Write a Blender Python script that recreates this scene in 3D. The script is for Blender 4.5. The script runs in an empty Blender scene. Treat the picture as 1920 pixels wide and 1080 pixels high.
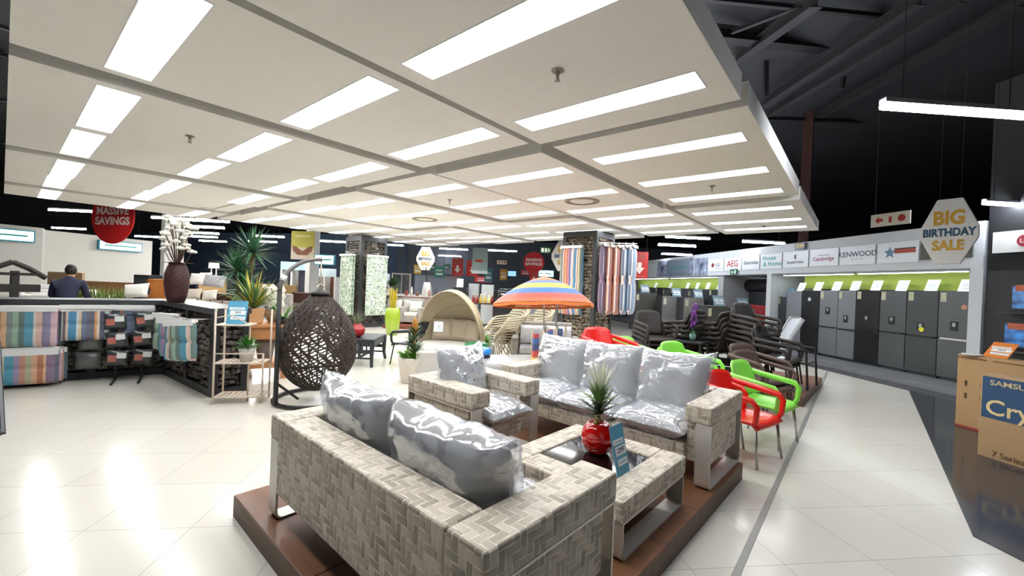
import bpy, bmesh, math, random
from mathutils import Matrix, Vector
R = random.Random(7)
rad = math.radians
SC = bpy.context.scene
COL = SC.collection

# ---------------------------------------------------------------- camera, world, exposure
cam_data = bpy.data.cameras.new('camera')
cam_data.lens = 14.82
cam_data.sensor_width = 36.0
cam_data.clip_end = 200
cam = bpy.data.objects.new('camera', cam_data)
COL.objects.link(cam)
yaw, pitch, roll = rad(50.48), rad(-.314), rad(2.342)
fw = Vector((math.sin(yaw) * math.cos(pitch), math.cos(yaw) * math.cos(pitch), math.sin(pitch)))
rt = Vector((math.cos(yaw), -math.sin(yaw), 0))
dn = fw.cross(rt)
r2 = rt * math.cos(roll) - dn * math.sin(roll)
d2 = rt * math.sin(roll) + dn * math.cos(roll)
cam.matrix_world = Matrix(((r2.x, -d2.x, -fw.x, 0), (r2.y, -d2.y, -fw.y, 0), (r2.z, -d2.z, -fw.z, 1.6), (0, 0, 0, 1)))
SC.camera = cam
SC.view_settings.view_transform = 'Standard'
SC.view_settings.look = 'None'
SC.view_settings.gamma = 1.0
SC.view_settings.use_curve_mapping = False
SC.view_settings.exposure = 0.18
W = bpy.data.worlds.new('world')
SC.world = W
W.use_nodes = True
W.node_tree.nodes['Background'].inputs[0].default_value = (.75, .85, 1, 1)
W.node_tree.nodes['Background'].inputs[1].default_value = .06
PANEL_POWER = 14.0      # diffusers in the ceiling rafts
TUBE_POWER = 160.0      # pendant fluorescent tubes

# ---------------------------------------------------------------- materials
def hx(s):
    s = s.lstrip('#')
    o = []
    for i in (0, 2, 4):
        c = int(s[i:i + 2], 16) / 255
        o.append(c / 12.92 if c <= .04045 else ((c + .055) / 1.055) ** 2.4)
    return (o[0], o[1], o[2], 1)

class NT:
    def __init__(s, name):
        s.m = bpy.data.materials.new(name)
        s.m.use_nodes = True
        s.t = s.m.node_tree
        s.b = s.t.nodes['Principled BSDF']
        s.out = s.t.nodes['Material Output']
    def n(s, typ, **kw):
        x = s.t.nodes.new(typ)
        for k, v in kw.items():
            setattr(x, k, v)
        return x
    def l(s, a, b):
        s.t.links.new(a, b)
    def math(s, op, a, b=None, c=None):
        x = s.n('ShaderNodeMath', operation=op)
        for i, v in enumerate((a, b, c)):
            if v is None:
                continue
            if isinstance(v, (int, float)):
                x.inputs[i].default_value = v
            else:
                s.l(v, x.inputs[i])
        return x.outputs[0]
    def mix(s, f, a, b):
        x = s.n('ShaderNodeMix', data_type='RGBA')
        for i, v in ((0, f), (6, a), (7, b)):
            if isinstance(v, (int, float, tuple)):
                x.inputs[i].default_value = v
            else:
                s.l(v, x.inputs[i])
        return x.outputs[2]
    def noise(s, vec, scale, detail=2, rough=.5):
        x = s.n('ShaderNodeTexNoise')
        x.inputs['Scale'].default_value = scale
        x.inputs['Detail'].default_value = detail
        x.inputs['Roughness'].default_value = rough
        if vec is not None:
            s.l(vec, x.inputs['Vector'])
        return x.outputs['Fac']
    def bump(s, h, strength, dist=.01):
        x = s.n('ShaderNodeBump')
        x.inputs['Strength'].default_value = strength
        x.inputs['Distance'].default_value = dist
        s.l(h, x.inputs['Height'])
        s.l(x.outputs[0], s.b.inputs['Normal'])
    def obj(s):
        return s.n('ShaderNodeTexCoord').outputs['Object']
    def uv(s):
        return s.n('ShaderNodeTexCoord').outputs['UV']
    def set(s, col=None, rough=.5, metal=0, coat=0, spec=.5):
        if col is not None:
            s.b.inputs['Base Color'].default_value = col
        s.b.inputs['Roughness'].default_value = rough
        s.b.inputs['Metallic'].default_value = metal
        s.b.inputs['Coat Weight'].default_value = coat
        s.b.inputs['Coat Roughness'].default_value = .08
        s.b.inputs['Specular IOR Level'].default_value = spec

MATS = {}
def mat(col, rough=.5, metal=0, coat=0, var=.12, vs=6, bump=0, bs=60, spec=.5, name=None):
    """plain paint / plastic / metal / fabric with a slight procedural mottle"""
    key = (col, rough, metal, coat, var, vs, bump, bs, spec)
    if key in MATS:
        return MATS[key]
    q = NT(name or 'material_' + col.strip('#'))
    c = hx(col)
    q.set(c, rough, metal, coat, spec)
    o = q.obj()
    if var:
        f = q.noise(o, vs, 3)
        lo = tuple(x * (1 - var) for x in c[:3]) + (1,)
        hi = tuple(min(1, x * (1 + var)) for x in c[:3]) + (1,)
        q.l(q.mix(f, lo, hi), q.b.inputs['Base Color'])
    if bump:
        q.bump(q.noise(o, bs, 3), bump, .01)
    MATS[key] = q.m
    return q.m

def glow(col, power, name='lit_surface'):
    key = ('glow', col, power)
    if key not in MATS:
        q = NT(name)
        q.set(hx(col), .5)
        q.b.inputs['Emission Color'].default_value = hx(col)
        q.b.inputs['Emission Strength'].default_value = power
        MATS[key] = q.m
    return MATS[key]

def m_wicker(name, a, b, c, edge, s, rough=.55):
    """flat synthetic strips in a basket weave, UV in metres"""
    q = NT(name)
    q.set(None, rough)
    sep = q.n('ShaderNodeSeparateXYZ')
    q.l(q.uv(), sep.inputs[0])
    u = q.math('DIVIDE', sep.outputs[0], s)
    v = q.math('DIVIDE', sep.outputs[1], s)
    iu, iv = q.math('FLOOR', u), q.math('FLOOR', v)
    fu, fv = q.math('FRACT', u), q.math('FRACT', v)
    # two-over-two twill: strips show as 2:1 bricks stepping along the diagonal
    dif = q.math('SUBTRACT', iu, iv)
    par = q.math('GREATER_THAN', q.math('FLOORED_MODULO', dif, 4.0), 1.5)
    def sel(x, y):
        m = q.n('ShaderNodeMix', data_type='FLOAT')
        q.l(par, m.inputs[0]); q.l(x, m.inputs[2]); q.l(y, m.inputs[3])
        return m.outputs[0]
    across = sel(q.math('ABSOLUTE', q.math('SUBTRACT', fv, .5)), q.math('ABSOLUTE', q.math('SUBTRACT', fu, .5)))
    ah = q.math('MULTIPLY', q.math('FLOORED_MODULO', q.math('SUBTRACT', u, iv), 4.0), .5)
    av = q.math('MULTIPLY', q.math('FLOORED_MODULO', q.math('SUBTRACT', q.math('SUBTRACT', iu, v), 1.0), 4.0), .5)
    along = q.math('ABSOLUTE', q.math('SUBTRACT', sel(ah, av), .5))
    ident = q.n('ShaderNodeCombineXYZ')
    q.l(sel(q.math('FLOOR', q.math('DIVIDE', dif, 4.0)), iu), ident.inputs[0])
    q.l(sel(iv, q.math('FLOOR', q.math('DIVIDE', q.math('SUBTRACT', dif, 2.0), 4.0))), ident.inputs[1])
    wn = q.n('ShaderNodeTexWhiteNoise', noise_dimensions='2D')
    q.l(ident.outputs[0], wn.inputs['Vector'])
    ramp = q.n('ShaderNodeValToRGB')
    e = ramp.color_ramp.elements
    e[0].color, e[0].position = hx(a), 0
    e[1].color, e[1].position = hx(c), 1
    x = e.new(.5); x.color = hx(b)
    q.l(wn.outputs['Value'], ramp.inputs[0])
    grain = q.noise(q.uv(), 220, 2)
    col = q.mix(q.math('MULTIPLY', grain, .35), ramp.outputs[0], hx(edge))
    isedge = q.math('GREATER_THAN', across, .41)
    isgap = q.math('GREATER_THAN', along, .47)
    col = q.mix(isedge, col, hx(edge))
    col = q.mix(q.math('MULTIPLY', isgap, .4), col, hx('#7d7060'))
    q.l(col, q.b.inputs['Base Color'])
    h = q.math('SUBTRACT', 1.0, q.math('POWER', q.math('MULTIPLY', along, 2.0), 4.0))
    h = q.math('ADD', h, q.math('MULTIPLY', isedge, -.25))
    q.bump(h, .6, s * .18)
    return q.m

def m_stripes(name, cols, width, rough=.8, axis=0, uv=True, bump=.25):
    """woven stripes: list of (colour, weight) repeated every `width` metres along u"""
    q = NT(name)
    q.set(None, rough)
    sep = q.n('ShaderNodeSeparateXYZ')
    q.l(q.uv() if uv else q.obj(), sep.inputs[0])
    f = q.math('FRACT', q.math('DIVIDE', sep.outputs[axis], width))
    ramp = q.n('ShaderNodeValToRGB')
    ramp.color_ramp.interpolation = 'CONSTANT'
    tot = sum(w for _, w in cols)
    e = ramp.color_ramp.elements
    p = 0
    for i, (c, w) in enumerate(cols):
        x = e[0] if i == 0 else (e[1] if i == 1 else e.new(p / tot))
        x.position = p / tot
        x.color = hx(c)
        p += w
    q.l(f, ramp.inputs[0])
    g = q.noise(q.obj(), 90, 2)
    q.l(q.mix(q.math('MULTIPLY', g, .25), ramp.outputs[0], (.5, .5, .5, 1)), q.b.inputs['Base Color'])
    q.bump(q.noise(q.obj(), 140, 2), bump, .006)
    return q.m

def m_floor():
    q = NT('cream_porcelain_tiles')
    q.set(None, .1, spec=.3)
    o = q.obj()
    mp = q.n('ShaderNodeMapping')
    mp.inputs['Rotation'].default_value = (0, 0, rad(43 - 90))
    mp.inputs['Location'].default_value = (.13, .21, 0)
    q.l(o, mp.inputs[0])
    br = q.n('ShaderNodeTexBrick', offset=0, squash=1)
    br.inputs['Scale'].default_value = 1.0
    br.inputs['Brick Width'].default_value = .6
    br.inputs['Row Height'].default_value = .6
    br.inputs['Mortar Size'].default_value = .0022
    br.inputs['Mortar Smooth'].default_value = .1
    br.inputs['Color1'].default_value = hx('#d8d4c9')
    br.inputs['Color2'].default_value = hx('#d3cec3')
    br.inputs['Mortar'].default_value = hx('#a39f96')
    q.l(mp.outputs[0], br.inputs[0])
    n = q.noise(o, 1.4, 4)
    q.l(q.mix(q.math('MULTIPLY', n, .16), br.outputs[0], hx('#c2bfb6')), q.b.inputs['Base Color'])
    q.l(q.math('ADD', .1, q.math('MULTIPLY', q.noise(o, 3, 3), .1)), q.b.inputs['Roughness'])
    return q.m

def m_wood(name, dark, light, scale=1.0, axis=0, rough=.45, coat=.15):
    q = NT(name)
    q.set(None, rough, coat=coat)
    mp = q.n('ShaderNodeMapping')
    sc = [14, 14, 14]
    sc[axis] = 1.1
    mp.inputs['Scale'].default_value = [x * scale for x in sc]
    q.l(q.obj(), mp.inputs[0])
    f = q.noise(mp.outputs[0], 1.6, 5, .65)
    g = q.noise(q.obj(), 2.1, 3)
    ramp = q.n('ShaderNodeValToRGB')
    e = ramp.color_ramp.elements
    e[0].color, e[0].position = hx(dark), .3
    e[1].color, e[1].position = hx(light), .72
    q.l(q.math('ADD', q.math('MULTIPLY', f, .6), q.math('MULTIPLY', g, .4)), ramp.inputs[0])
    q.l(ramp.outputs[0], q.b.inputs['Base Color'])
    q.bump(f, .15, .004)
    return q.m

def m_stone(name, a, b, c, scale=5):
    q = NT(name)
    q.set(None, .8)
    v = q.n('ShaderNodeTexVoronoi')
    v.inputs['Scale'].default_value = scale
    q.l(q.obj(), v.inputs['Vector'])
    ramp = q.n('ShaderNodeValToRGB')
    e = ramp.color_ramp.elements
    e[0].color, e[0].position = hx(a), .1
    e[1].color, e[1].position = hx(c), .9
    x = e.new(.5); x.color = hx(b)
    q.l(v.outputs['Color'], ramp.inputs[0])
    f = q.noise(q.obj(), scale * 5, 4, .7)
    q.l(q.mix(q.math('MULTIPLY', f, .5), ramp.outputs[0], hx(b)), q.b.inputs['Base Color'])
    q.bump(f, .7, .02)
    return q.m

def m_leafprint():
    q = NT('leaf_print_cotton')
    q.set(None, .85)
    v = q.n('ShaderNodeTexVoronoi', feature='SMOOTH_F1')
    v.inputs['Scale'].default_value = 10
    mp = q.n('ShaderNodeMapping')
    q.l(q.obj(), mp.inputs[0])
    d = q.noise(mp.outputs[0], 7, 3)
    vv = q.n('ShaderNodeVectorMath', operation='ADD')
    q.l(mp.outputs[0], vv.inputs[0])
    cx = q.n('ShaderNodeCombineXYZ')
    for i in range(3):
        q.l(q.math('MULTIPLY', d, .18), cx.inputs[i])
    q.l(cx.outputs[0], vv.inputs[1])
    q.l(vv.outputs[0], v.inputs['Vector'])
    ramp = q.n('ShaderNodeValToRGB')
    ramp.color_ramp.interpolation = 'CONSTANT'
    e = ramp.color_ramp.elements
    e[0].color, e[0].position = hx('#e2e8d6'), 0
    e[1].color, e[1].position = hx('#56776c'), .44
    for p, c in ((.5, '#dfe6d2'), (.56, '#7d9a80'), (.61, '#cdd9bd'), (.66, '#4d6a66')):
        x = e.new(p); x.color = hx(c)
    q.l(q.math('ADD', q.math('MULTIPLY', v.outputs['Distance'], .55), q.math('MULTIPLY', q.noise(q.obj(), 13, 2, .4), .55)), ramp.inputs[0])
    q.l(ramp.outputs[0], q.b.inputs['Base Color'])
    return q.m

def m_plastic_wrap():
    """clear polythene film: mostly see-through, streaky wrinkled gloss"""
    q = NT('clear_polythene_film')
    mp = q.n('ShaderNodeMapping')
    mp.inputs['Scale'].default_value = (1, 1, 2.2)
    mp.inputs['Rotation'].default_value = (.3, .5, .4)
    q.l(q.obj(), mp.inputs[0])
    w = q.n('ShaderNodeTexNoise', noise_type='RIDGED_MULTIFRACTAL')
    w.inputs['Scale'].default_value = 4.2
    w.inputs['Detail'].default_value = 2.6
    w.inputs['Distortion'].default_value = .7
    q.l(mp.outputs[0], w.inputs['Vector'])
    bp = q.n('ShaderNodeBump')
    bp.inputs['Strength'].default_value = 1.0
    bp.inputs['Distance'].default_value = .02
    q.l(w.outputs['Fac'], bp.inputs['Height'])
    gl = q.n('ShaderNodeBsdfGlossy')
    gl.inputs['Roughness'].default_value = .12
    gl.inputs['Color'].default_value = (.95, .97, 1, 1)
    q.l(bp.outputs[0], gl.inputs['Normal'])
    df = q.n('ShaderNodeBsdfTranslucent')
    df.inputs['Color'].default_value = (.9, .92, .95, 1)
    d3 = q.n('ShaderNodeBsdfDiffuse')
    d3.inputs['Color'].default_value = (.85, .87, .9, 1)
    tr = q.n('ShaderNodeBsdfTransparent')
    tr.inputs['Color'].default_value = (.97, .98, 1, 1)
    fr = q.n('ShaderNodeFresnel')
    fr.inputs['IOR'].default_value = 1.38
    q.l(bp.outputs[0], fr.inputs['Normal'])
    m0 = q.n('ShaderNodeMixShader')
    m0.inputs[0].default_value = .28
    q.l(tr.outputs[0], m0.inputs[1]); q.l(d3.outputs[0], m0.inputs[2])
    m1 = q.n('ShaderNodeMixShader')
    q.l(q.math('MINIMUM', q.math('MULTIPLY', fr.outputs[0], 1.5), .38), m1.inputs[0])
    q.l(m0.outputs[0], m1.inputs[1]); q.l(gl.outputs[0], m1.inputs[2])
    q.l(m1.outputs[0], q.out.inputs['Surface'])
    return q.m

FLOOR = m_floor()
WICKER = m_wicker('beige_grey_wicker', '#857a6b', '#aba08f', '#cdc2b2', '#e2dacb', .037)
DECKWOOD = m_wood('stained_brown_board', '#55351f', '#8b5a38', .8, 1, .5, .05)
DECKSIDE = m_wood('worn_brown_board_edge', '#54402f', '#7d6350', .8, 1, .6, .05)
STEEL = mat('#cfccc5', .45, .65, var=.05)
ALU = mat('#bdbbb5', .35, 1, var=.05)
WRAP = m_plastic_wrap()
GREYCLOTH = mat('#98989c', .9, var=.06, bump=.2, bs=300)
BLACKSTEEL = mat('#26282b', .45, 0, var=.1)
RAFT = mat('#f0ede6', .8, var=.03)
RAFTEDGE = mat('#eae7e0', .8, var=.03)
DARKROOF = mat('#24262a', .9, var=.25, vs=1)
DARKBEAM = mat('#101114', .7, var=.2)
STONE = m_stone('dark_gabion_rock', '#2c2926', '#5a544e', '#8d8479', 6)
STONE2 = m_stone('brown_gabion_rock', '#3a332c', '#857a6a', '#b3a792', 7)
BLACKPL = mat('#17191c', .38, var=.1)
DARKPL = mat('#2d3138', .4, var=.1)
DARKWICK = m_wicker('dark_brown_wicker', '#191614', '#201c1a', '#27221f', '#302b27', .014)
BROWNWICK = m_wicker('mocha_wicker', '#3d2f29', '#4a3931', '#57443a', '#665246', .014)
LEAF = mat('#3f6b3c', .5, var=.35, vs=9)
LEAFPALE = mat('#8aa06a', .5, var=.3, vs=9)
WHITE = mat('#e8e8e6', .5, var=.02)
OFFWHITE = mat('#d9d6ce', .6, var=.04)
LEAFPRINT = m_leafprint()

# ---------------------------------------------------------------- mesh builder
def rz(a):
    return Matrix.Rotation(rad(a), 4, 'Z')
def tr(x, y, z):
    return Matrix.Translation((x, y, z))

class M:
    def __init__(s):
        s.v, s.f, s.uv = [], [], {}
        s.x = Matrix.Identity(4)
    def at(s, m=None):
        s.x = m if m is not None else Matrix.Identity(4)
        return s
    def add(s, vs, fs, uvs=None):
        o = len(s.v)
        s.v += [s.x @ Vector(p) for p in vs]
        for i, f in enumerate(fs):
            if uvs:
                s.uv[len(s.f)] = [uvs[j] for j in f]
            s.f.append([o + j for j in f])
        return s
    def box(s, x0, x1, y0, y1, z0, z1):
        return s.add([(x, y, z) for x in (x0, x1) for y in (y0, y1) for z in (z0, z1)],
                     [(0, 1, 3, 2), (4, 6, 7, 5), (0, 4, 5, 1), (2, 3, 7, 6), (0, 2, 6, 4), (1, 5, 7, 3)])
    def cbox(s, c, d):
        return s.box(c[0] - d[0] / 2, c[0] + d[0] / 2, c[1] - d[1] / 2, c[1] + d[1] / 2, c[2] - d[2] / 2, c[2] + d[2] / 2)
    def tube(s, pts, r, n=8, closed=False, flat=1.0, caps=True):
        """swept circle (flat<1 squeezes it sideways); r is a number or one radius per point"""
        P = [Vector(p) for p in pts]
        k = len(P)
        rr = r if isinstance(r, (list, tuple)) else [r] * k
        vs, fs = [], []
        up = None
        for i in range(k):
            a = P[(i - 1) % k] if (closed or i > 0) else P[i]
            b = P[(i + 1) % k] if (closed or i < k - 1) else P[i]
            t = (b - a)
            if t.length < 1e-9:
                t = Vector((0, 0, 1))
            t.normalize()
            if up is None:
                up = Vector((0, 0, 1)) if abs(t.z) < .9 else Vector((1, 0, 0))
            sx = t.cross(up)
            if sx.length < 1e-6:
                sx = t.orthogonal()
            sx.normalize()
            up = sx.cross(t).normalized()
            for j in range(n):
                th = 2 * math.pi * j / n
                vs.append(P[i] + sx * (math.cos(th) * rr[i] * flat) + up * (math.sin(th) * rr[i]))
        m = k if closed else k - 1
        for i in range(m):
            for j in range(n):
                a, b = i * n + j, i * n + (j + 1) % n
                c, d = ((i + 1) % k) * n + (j + 1) % n, ((i + 1) % k) * n + j
                fs.append((a, b, c, d))
        if not closed and caps:
            fs.append(tuple(range(n))[::-1])
            fs.append(tuple((k - 1) * n + j for j in range(n)))
        return s.add(vs, fs)
    def cyl(s, p, q, r0, r1=None, n=12):
        return s.tube([p, q], [r0, r0 if r1 is None else r1], n)
    def lathe(s, prof, n=24, c=(0, 0, 0)):
        vs, fs = [], []
        for r, z in prof:
            for j in range(n):
                th = 2 * math.pi * j / n
                vs.append((c[0] + r * math.cos(th), c[1] + r * math.sin(th), c[2] + z))
        for i in range(len(prof) - 1):
            for j in range(n):
                fs.append((i * n + j, i * n + (j + 1) % n, (i + 1) * n + (j + 1) % n, (i + 1) * n + j))
        fs.append(tuple(range(n))[::-1])
        fs.append(tuple((len(prof) - 1) * n + j for j in range(n)))
        return s.add(vs, fs)
    def ball(s, c, r, n=10, jit=0):
        rx, ry, rz_ = r if isinstance(r, (tuple, list)) else (r, r, r)
        vs, fs = [], []
        m = max(3, n // 2)
        vs.append((c[0], c[1], c[2] + rz_))
        for i in range(1, m):
            ph = math.pi * i / m
            for j in range(n):
                th = 2 * math.pi * j / n
                k = 1 + jit * R.uniform(-1, 1)
                vs.append((c[0] + rx * k * math.sin(ph) * math.cos(th), c[1] + ry * k * math.sin(ph) * math.sin(th), c[2] + rz_ * k * math.cos(ph)))
        vs.append((c[0], c[1], c[2] - rz_))
        L = len(vs) - 1
        for j in range(n):
            fs.append((0, 1 + j, 1 + (j + 1) % n))
            fs.append((L, 1 + (m - 2) * n + (j + 1) % n, 1 + (m - 2) * n + j))
        for i in range(m - 2):
            for j in range(n):
                fs.append((1 + i * n + j, 1 + (i + 1) * n + j, 1 + (i + 1) * n + (j + 1) % n, 1 + i * n + (j + 1) % n))
        return s.add(vs, fs)
    def prism(s, poly, y0, y1):
        """outline in local x,z pushed from y0 to y1"""
        k = len(poly)
        vs = [(x, y0, z) for x, z in poly] + [(x, y1, z) for x, z in poly]
        fs = [tuple(range(k)), tuple(range(2 * k - 1, k - 1, -1))]
        for i in range(k):
            j = (i + 1) % k
            fs.append((i, i + k, j + k, j))
        return s.add(vs, fs)
    def slab(s, poly, z0, z1):
        k = len(poly)
        vs = [(x, y, z0) for x, y in poly] + [(x, y, z1) for x, y in poly]
        fs = [tuple(range(k))[::-1], tuple(range(k, 2 * k))]
        for i in range(k):
            j = (i + 1) % k
            fs.append((i, j, j + k, i + k))
        return s.add(vs, fs)
    def sheet(s, fn, nu, nv, th=0, puv=False):
        """surface fn(u,v) over the unit square, given thickness th along its normal"""
        P = [[Vector(fn(i / nu, j / nv)) for j in range(nv + 1)] for i in range(nu + 1)]
        vs = [p for r in P for p in r]
        uvs = [(i / nu, j / nv) for i in range(nu + 1) for j in range(nv + 1)]
        k = nv + 1
        fs = [(i * k + j, (i + 1) * k + j, (i + 1) * k + j + 1, i * k + j + 1) for i in range(nu) for j in range(nv)]
        if not th:
            return s.add(vs, fs, uvs if puv else None)
        N = []
        for i in range(nu + 1):
            for j in range(nv + 1):
                a = P[min(i + 1, nu)][j] - P[max(i - 1, 0)][j]
                b = P[i][min(j + 1, nv)] - P[i][max(j - 1, 0)]
                n = a.cross(b)
                N.append(n.normalized() if n.length > 1e-9 else Vector((0, 0, 1)))
        o = len(vs)
        vs2 = [vs[i] - N[i] * th for i in range(o)]
        rim = [i * k for i in range(nu + 1)] + [nu * k + j for j in range(1, nv + 1)] + [i * k + nv for i in range(nu - 1, -1, -1)] + [j for j in range(nv - 1, 0, -1)]
        f2 = [tuple(o + x for x in f[::-1]) for f in fs]
        f3 = [(rim[(i + 1) % len(rim)], rim[i], o + rim[i], o + rim[(i + 1) % len(rim)]) for i in range(len(rim))]
        return s.add(vs + vs2, fs + f2 + f3, uvs * 2 if puv else None)
    def pillow(s, w, h, t, n=14, sag=0, pinch=.06, p=2.6):
        """stuffed cushion standing in the x-z plane, centre at origin, thickness along y"""
        def fn(sign):
            def g(a, b):
                x, z = 2 * a - 1, 2 * b - 1
                e = max(0, (1 - abs(x) ** p)) * max(0, (1 - abs(z) ** p))
                px = 1 - pinch * (1 - abs(z) ** 2) * 0 - pinch * (abs(x) > 2)
                cx = w / 2 * x * (1 - pinch * (1 - z * z) * abs(x))
                cz = h / 2 * z * (1 - pinch * (1 - x * x) * abs(z)) - sag * (1 - x * x) * max(0, z)
                return (cx, sign * (t / 2) * e ** .42, cz)
            return g
        s.sheet(fn(1), n, n)
        o0 = len(s.f)
        s.sheet(fn(-1), n, n)
        for i in range(o0, len(s.f)):
            s.f[i] = s.f[i][::-1]
            if i in s.uv:
                s.uv[i] = s.uv[i][::-1]
        return s
    def build(s, name, m, parent=None, loc=None, rot=0, smooth=False, bevel=0, seg=2, noise=0, nscale=6, fine=0):
        me = bpy.data.meshes.new(name)
        bm = bmesh.new()
        vv = [bm.verts.new(p) for p in s.v]
        fmap = []
        for i, f in enumerate(s.f):
            try:
                fmap.append((bm.faces.new([vv[j] for j in f]), i))
            except ValueError:
                pass
        lay = bm.loops.layers.uv.new('uv')
        bm.normal_update()
        if bevel:
            es = [e for e in bm.edges if len(e.link_faces) == 2 and e.calc_face_angle(0) > .6]
            try:
                bmesh.ops.bevel(bm, geom=es, offset=bevel, segments=seg, profile=.5, affect='EDGES', clamp_overlap=True)
            except Exception:
                pass
            bm.normal_update()
        if noise:
            from mathutils import noise as mn
            for v in bm.verts:
                v.co += v.normal * noise * (mn.noise(v.co * nscale) + fine * mn.noise(v.co * nscale * 3.7))
        for f in bm.faces:
            n = f.normal
            ax = max(range(3), key=lambda i: abs(n[i]))
            for lp in f.loops:
                c = lp.vert.co
                lp[lay].uv = (c.y, c.z) if ax == 0 else ((c.x, c.z) if ax == 1 else (c.x, c.y))
            f.smooth = bool(smooth)
        if s.uv and not bevel:
            for f, i in fmap:
                if i in s.uv:
                    for lp, t in zip(f.loops, s.uv[i]):
                        lp[lay].uv = t
        bm.to_mesh(me)
        bm.free()
        me.materials.append(m)
        if smooth and smooth != 'all':
            try:
                me.set_sharp_from_angle(angle=rad(40))
            except Exception:
                pass
        o = bpy.data.objects.new(name, me)
        COL.objects.link(o)
        if parent:
            o.parent = parent
        if loc is not None:
            o.location = loc
        if rot:
            o.rotation_euler = (0, 0, rad(rot))
        return o

def tag(o, label=None, cat=None, group=None, kind=None):
    if label: o['label'] = label
    if cat: o['category'] = cat
    if group: o['group'] = group
    if kind: o['kind'] = kind
    return o
def T(name, label, cat, loc=(0, 0, 0), a=0, group=None, rot=None):
    o = bpy.data.objects.new(name, None)
    o.empty_display_size = .1
    COL.objects.link(o)
    o.location = loc
    o.rotation_euler = rot if rot else (0, 0, rad(a))
    return tag(o, label, cat, group)
def S(o, label=None):
    return tag(o, label, None, None, 'structure')
def kids(o):
    return [c for c in o.children]
def dup(o, loc=None, a=None, label=None, parent=None, rot=None):
    c = o.copy()
    COL.objects.link(c)
    if parent: c.parent = parent
    if loc is not None: c.location = loc
    if a is not None: c.rotation_euler = (0, 0, rad(a))
    if rot is not None: c.rotation_euler = rot
    if label: c['label'] = label
    for k in kids(o):
        dup(k, parent=c)
    return c
FONT = bpy.data.curves.new('probe', 'FONT').font
def text(s, size, m, parent, loc, name='lettering', ext=.0015, sx=1.0, bold=0, align='CENTER', rot=(90, 0, 0)):
    """raised letters lying in the parent's x-z plane, facing its -y side"""
    cu = bpy.data.curves.new(name, 'FONT')
    cu.body = s
    cu.size = size
    cu.extrude = ext
    cu.offset = bold
    cu.resolution_u = 3
    cu.align_x = align
    cu.align_y = 'CENTER'
    tmp = bpy.data.objects.new(name, cu)
    COL.objects.link(tmp)
    bpy.context.view_layer.update()
    me = bpy.data.meshes.new_from_object(tmp.evaluated_get(bpy.context.evaluated_depsgraph_get()))
    bpy.data.objects.remove(tmp)
    me.name = name
    me.transform(Matrix.Diagonal((sx, 1, 1, 1)))
    me.materials.clear()
    me.materials.append(m)
    o = bpy.data.objects.new(name, me)
    COL.objects.link(o)
    o.parent = parent
    o.location = loc
    o.rotation_euler = [rad(x) for x in rot]
    return o
ORD = ['first', 'second', 'third', 'fourth', 'fifth', 'sixth', 'seventh', 'eighth', 'ninth', 'tenth', 'eleventh', 'twelfth']
# furniture stands square to a grid turned 2.58 degrees
FA = -2.58
def F(u, v, z=0):
    c, s_ = math.cos(rad(2.58)), math.sin(rad(2.58))
    return (u * c + v * s_, -u * s_ + v * c, z)
# appliance wall: s runs along it away from the camera, n is the distance out of its front plane
WA = -133
def wl(s, z=0, n=0, c=-9.25):
    th = rad(43)
    k = c + n
    return (math.sin(th) * s - math.cos(th) * k, math.cos(th) * s + math.sin(th) * k, z)

# ---------------------------------------------------------------- ceiling rafts with lit panels (the main light)
H = 3.1
XC = [(.0, 3.58), (3.81, 7.56), (7.74, 11.50)]
YE = [.68, 2.72, 4.66, 6.60, 8.52, 10.38, 12.20, 14.0]
LX = [[.60, 1.86, 3.09], [4.54, 5.86, 7.12], [8.36, 9.66, 10.75]]
PANEL = glow('#fbfdff', PANEL_POWER, 'lit_opal_diffuser')
def make_raft(c, r):
    x0, x1 = XC[c]
    y0, y1 = YE[r] + .075, YE[r + 1] - .075
    o = (x0 + x1) / 2, (y0 + y1) / 2
    band = ['nearest', 'middle', 'farthest'][c]
    where = 'at the right edge' if r == 0 else ('at the left end' if r == 6 else ORD[r] + ' from the right')
    t = T('ceiling_raft', f'white suspended ceiling raft with lit panels, {where} of the {band} band', 'ceiling raft', (o[0], o[1], H + (.035 if (c + r) % 2 else 0)), 0, 'suspended ceiling rafts')
    hw, hd = (x1 - x0) / 2, (y1 - y0) / 2
    m = M()
    ly0, ly1 = -.79, .79
    xs = sorted(LX[c])
    # board with three rectangular openings
    edges = [-hw]
    for x in xs:
        edges += [x - o[0] - .14, x - o[0] + .14]
    edges.append(hw)
    for i in range(len(edges) - 1):
        if i % 2 == 0:
            m.box(edges[i], edges[i + 1], -hd, hd, 0, .04)
        else:
            m.box(edges[i], edges[i + 1], -hd, ly0, 0, .04)
            m.box(edges[i], edges[i + 1], ly1, hd, 0, .04)
    m.build('board', RAFT, t)
    m = M()
    m.box(-hw, -hw + .02, -hd, hd, .04, .2).box(hw - .02, hw, -hd, hd, .04, .2).box(-hw + .02, hw - .02, -hd, -hd + .02, .04, .2).box(-hw + .02, hw - .02, hd - .02, hd, .04, .2)
    m.build('edge_frame', RAFTEDGE, t)
    for i, x in enumerate(xs):
        lx = x - o[0]
        if (c, r) in ((0, 5),) and i == 2:
            M().box(lx - .139, lx + .139, ly0, ly1, .03, .06).build('unlit_panel', RAFT, t)
            continue
        k = M().box(lx - .155, lx + .155, ly0 - .015, ly1 + .015, .05, .07).build('light_panel', PANEL, t)
        m = M()
        for sx in (-1, 1):
            m.box(lx + sx * .14 - .004, lx + sx * .14 + .004, ly0, ly1, -.004, .05)
        for yy in (ly0, ly1):
            m.box(lx - .14, lx + .14, yy - .004, yy + .004, -.004, .05)
        m.build('panel_trim', WHITE, k)
    return t, hw, hd
BRASS = mat('#8f8a80', .4, .8)
RAFTS = {}
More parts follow.
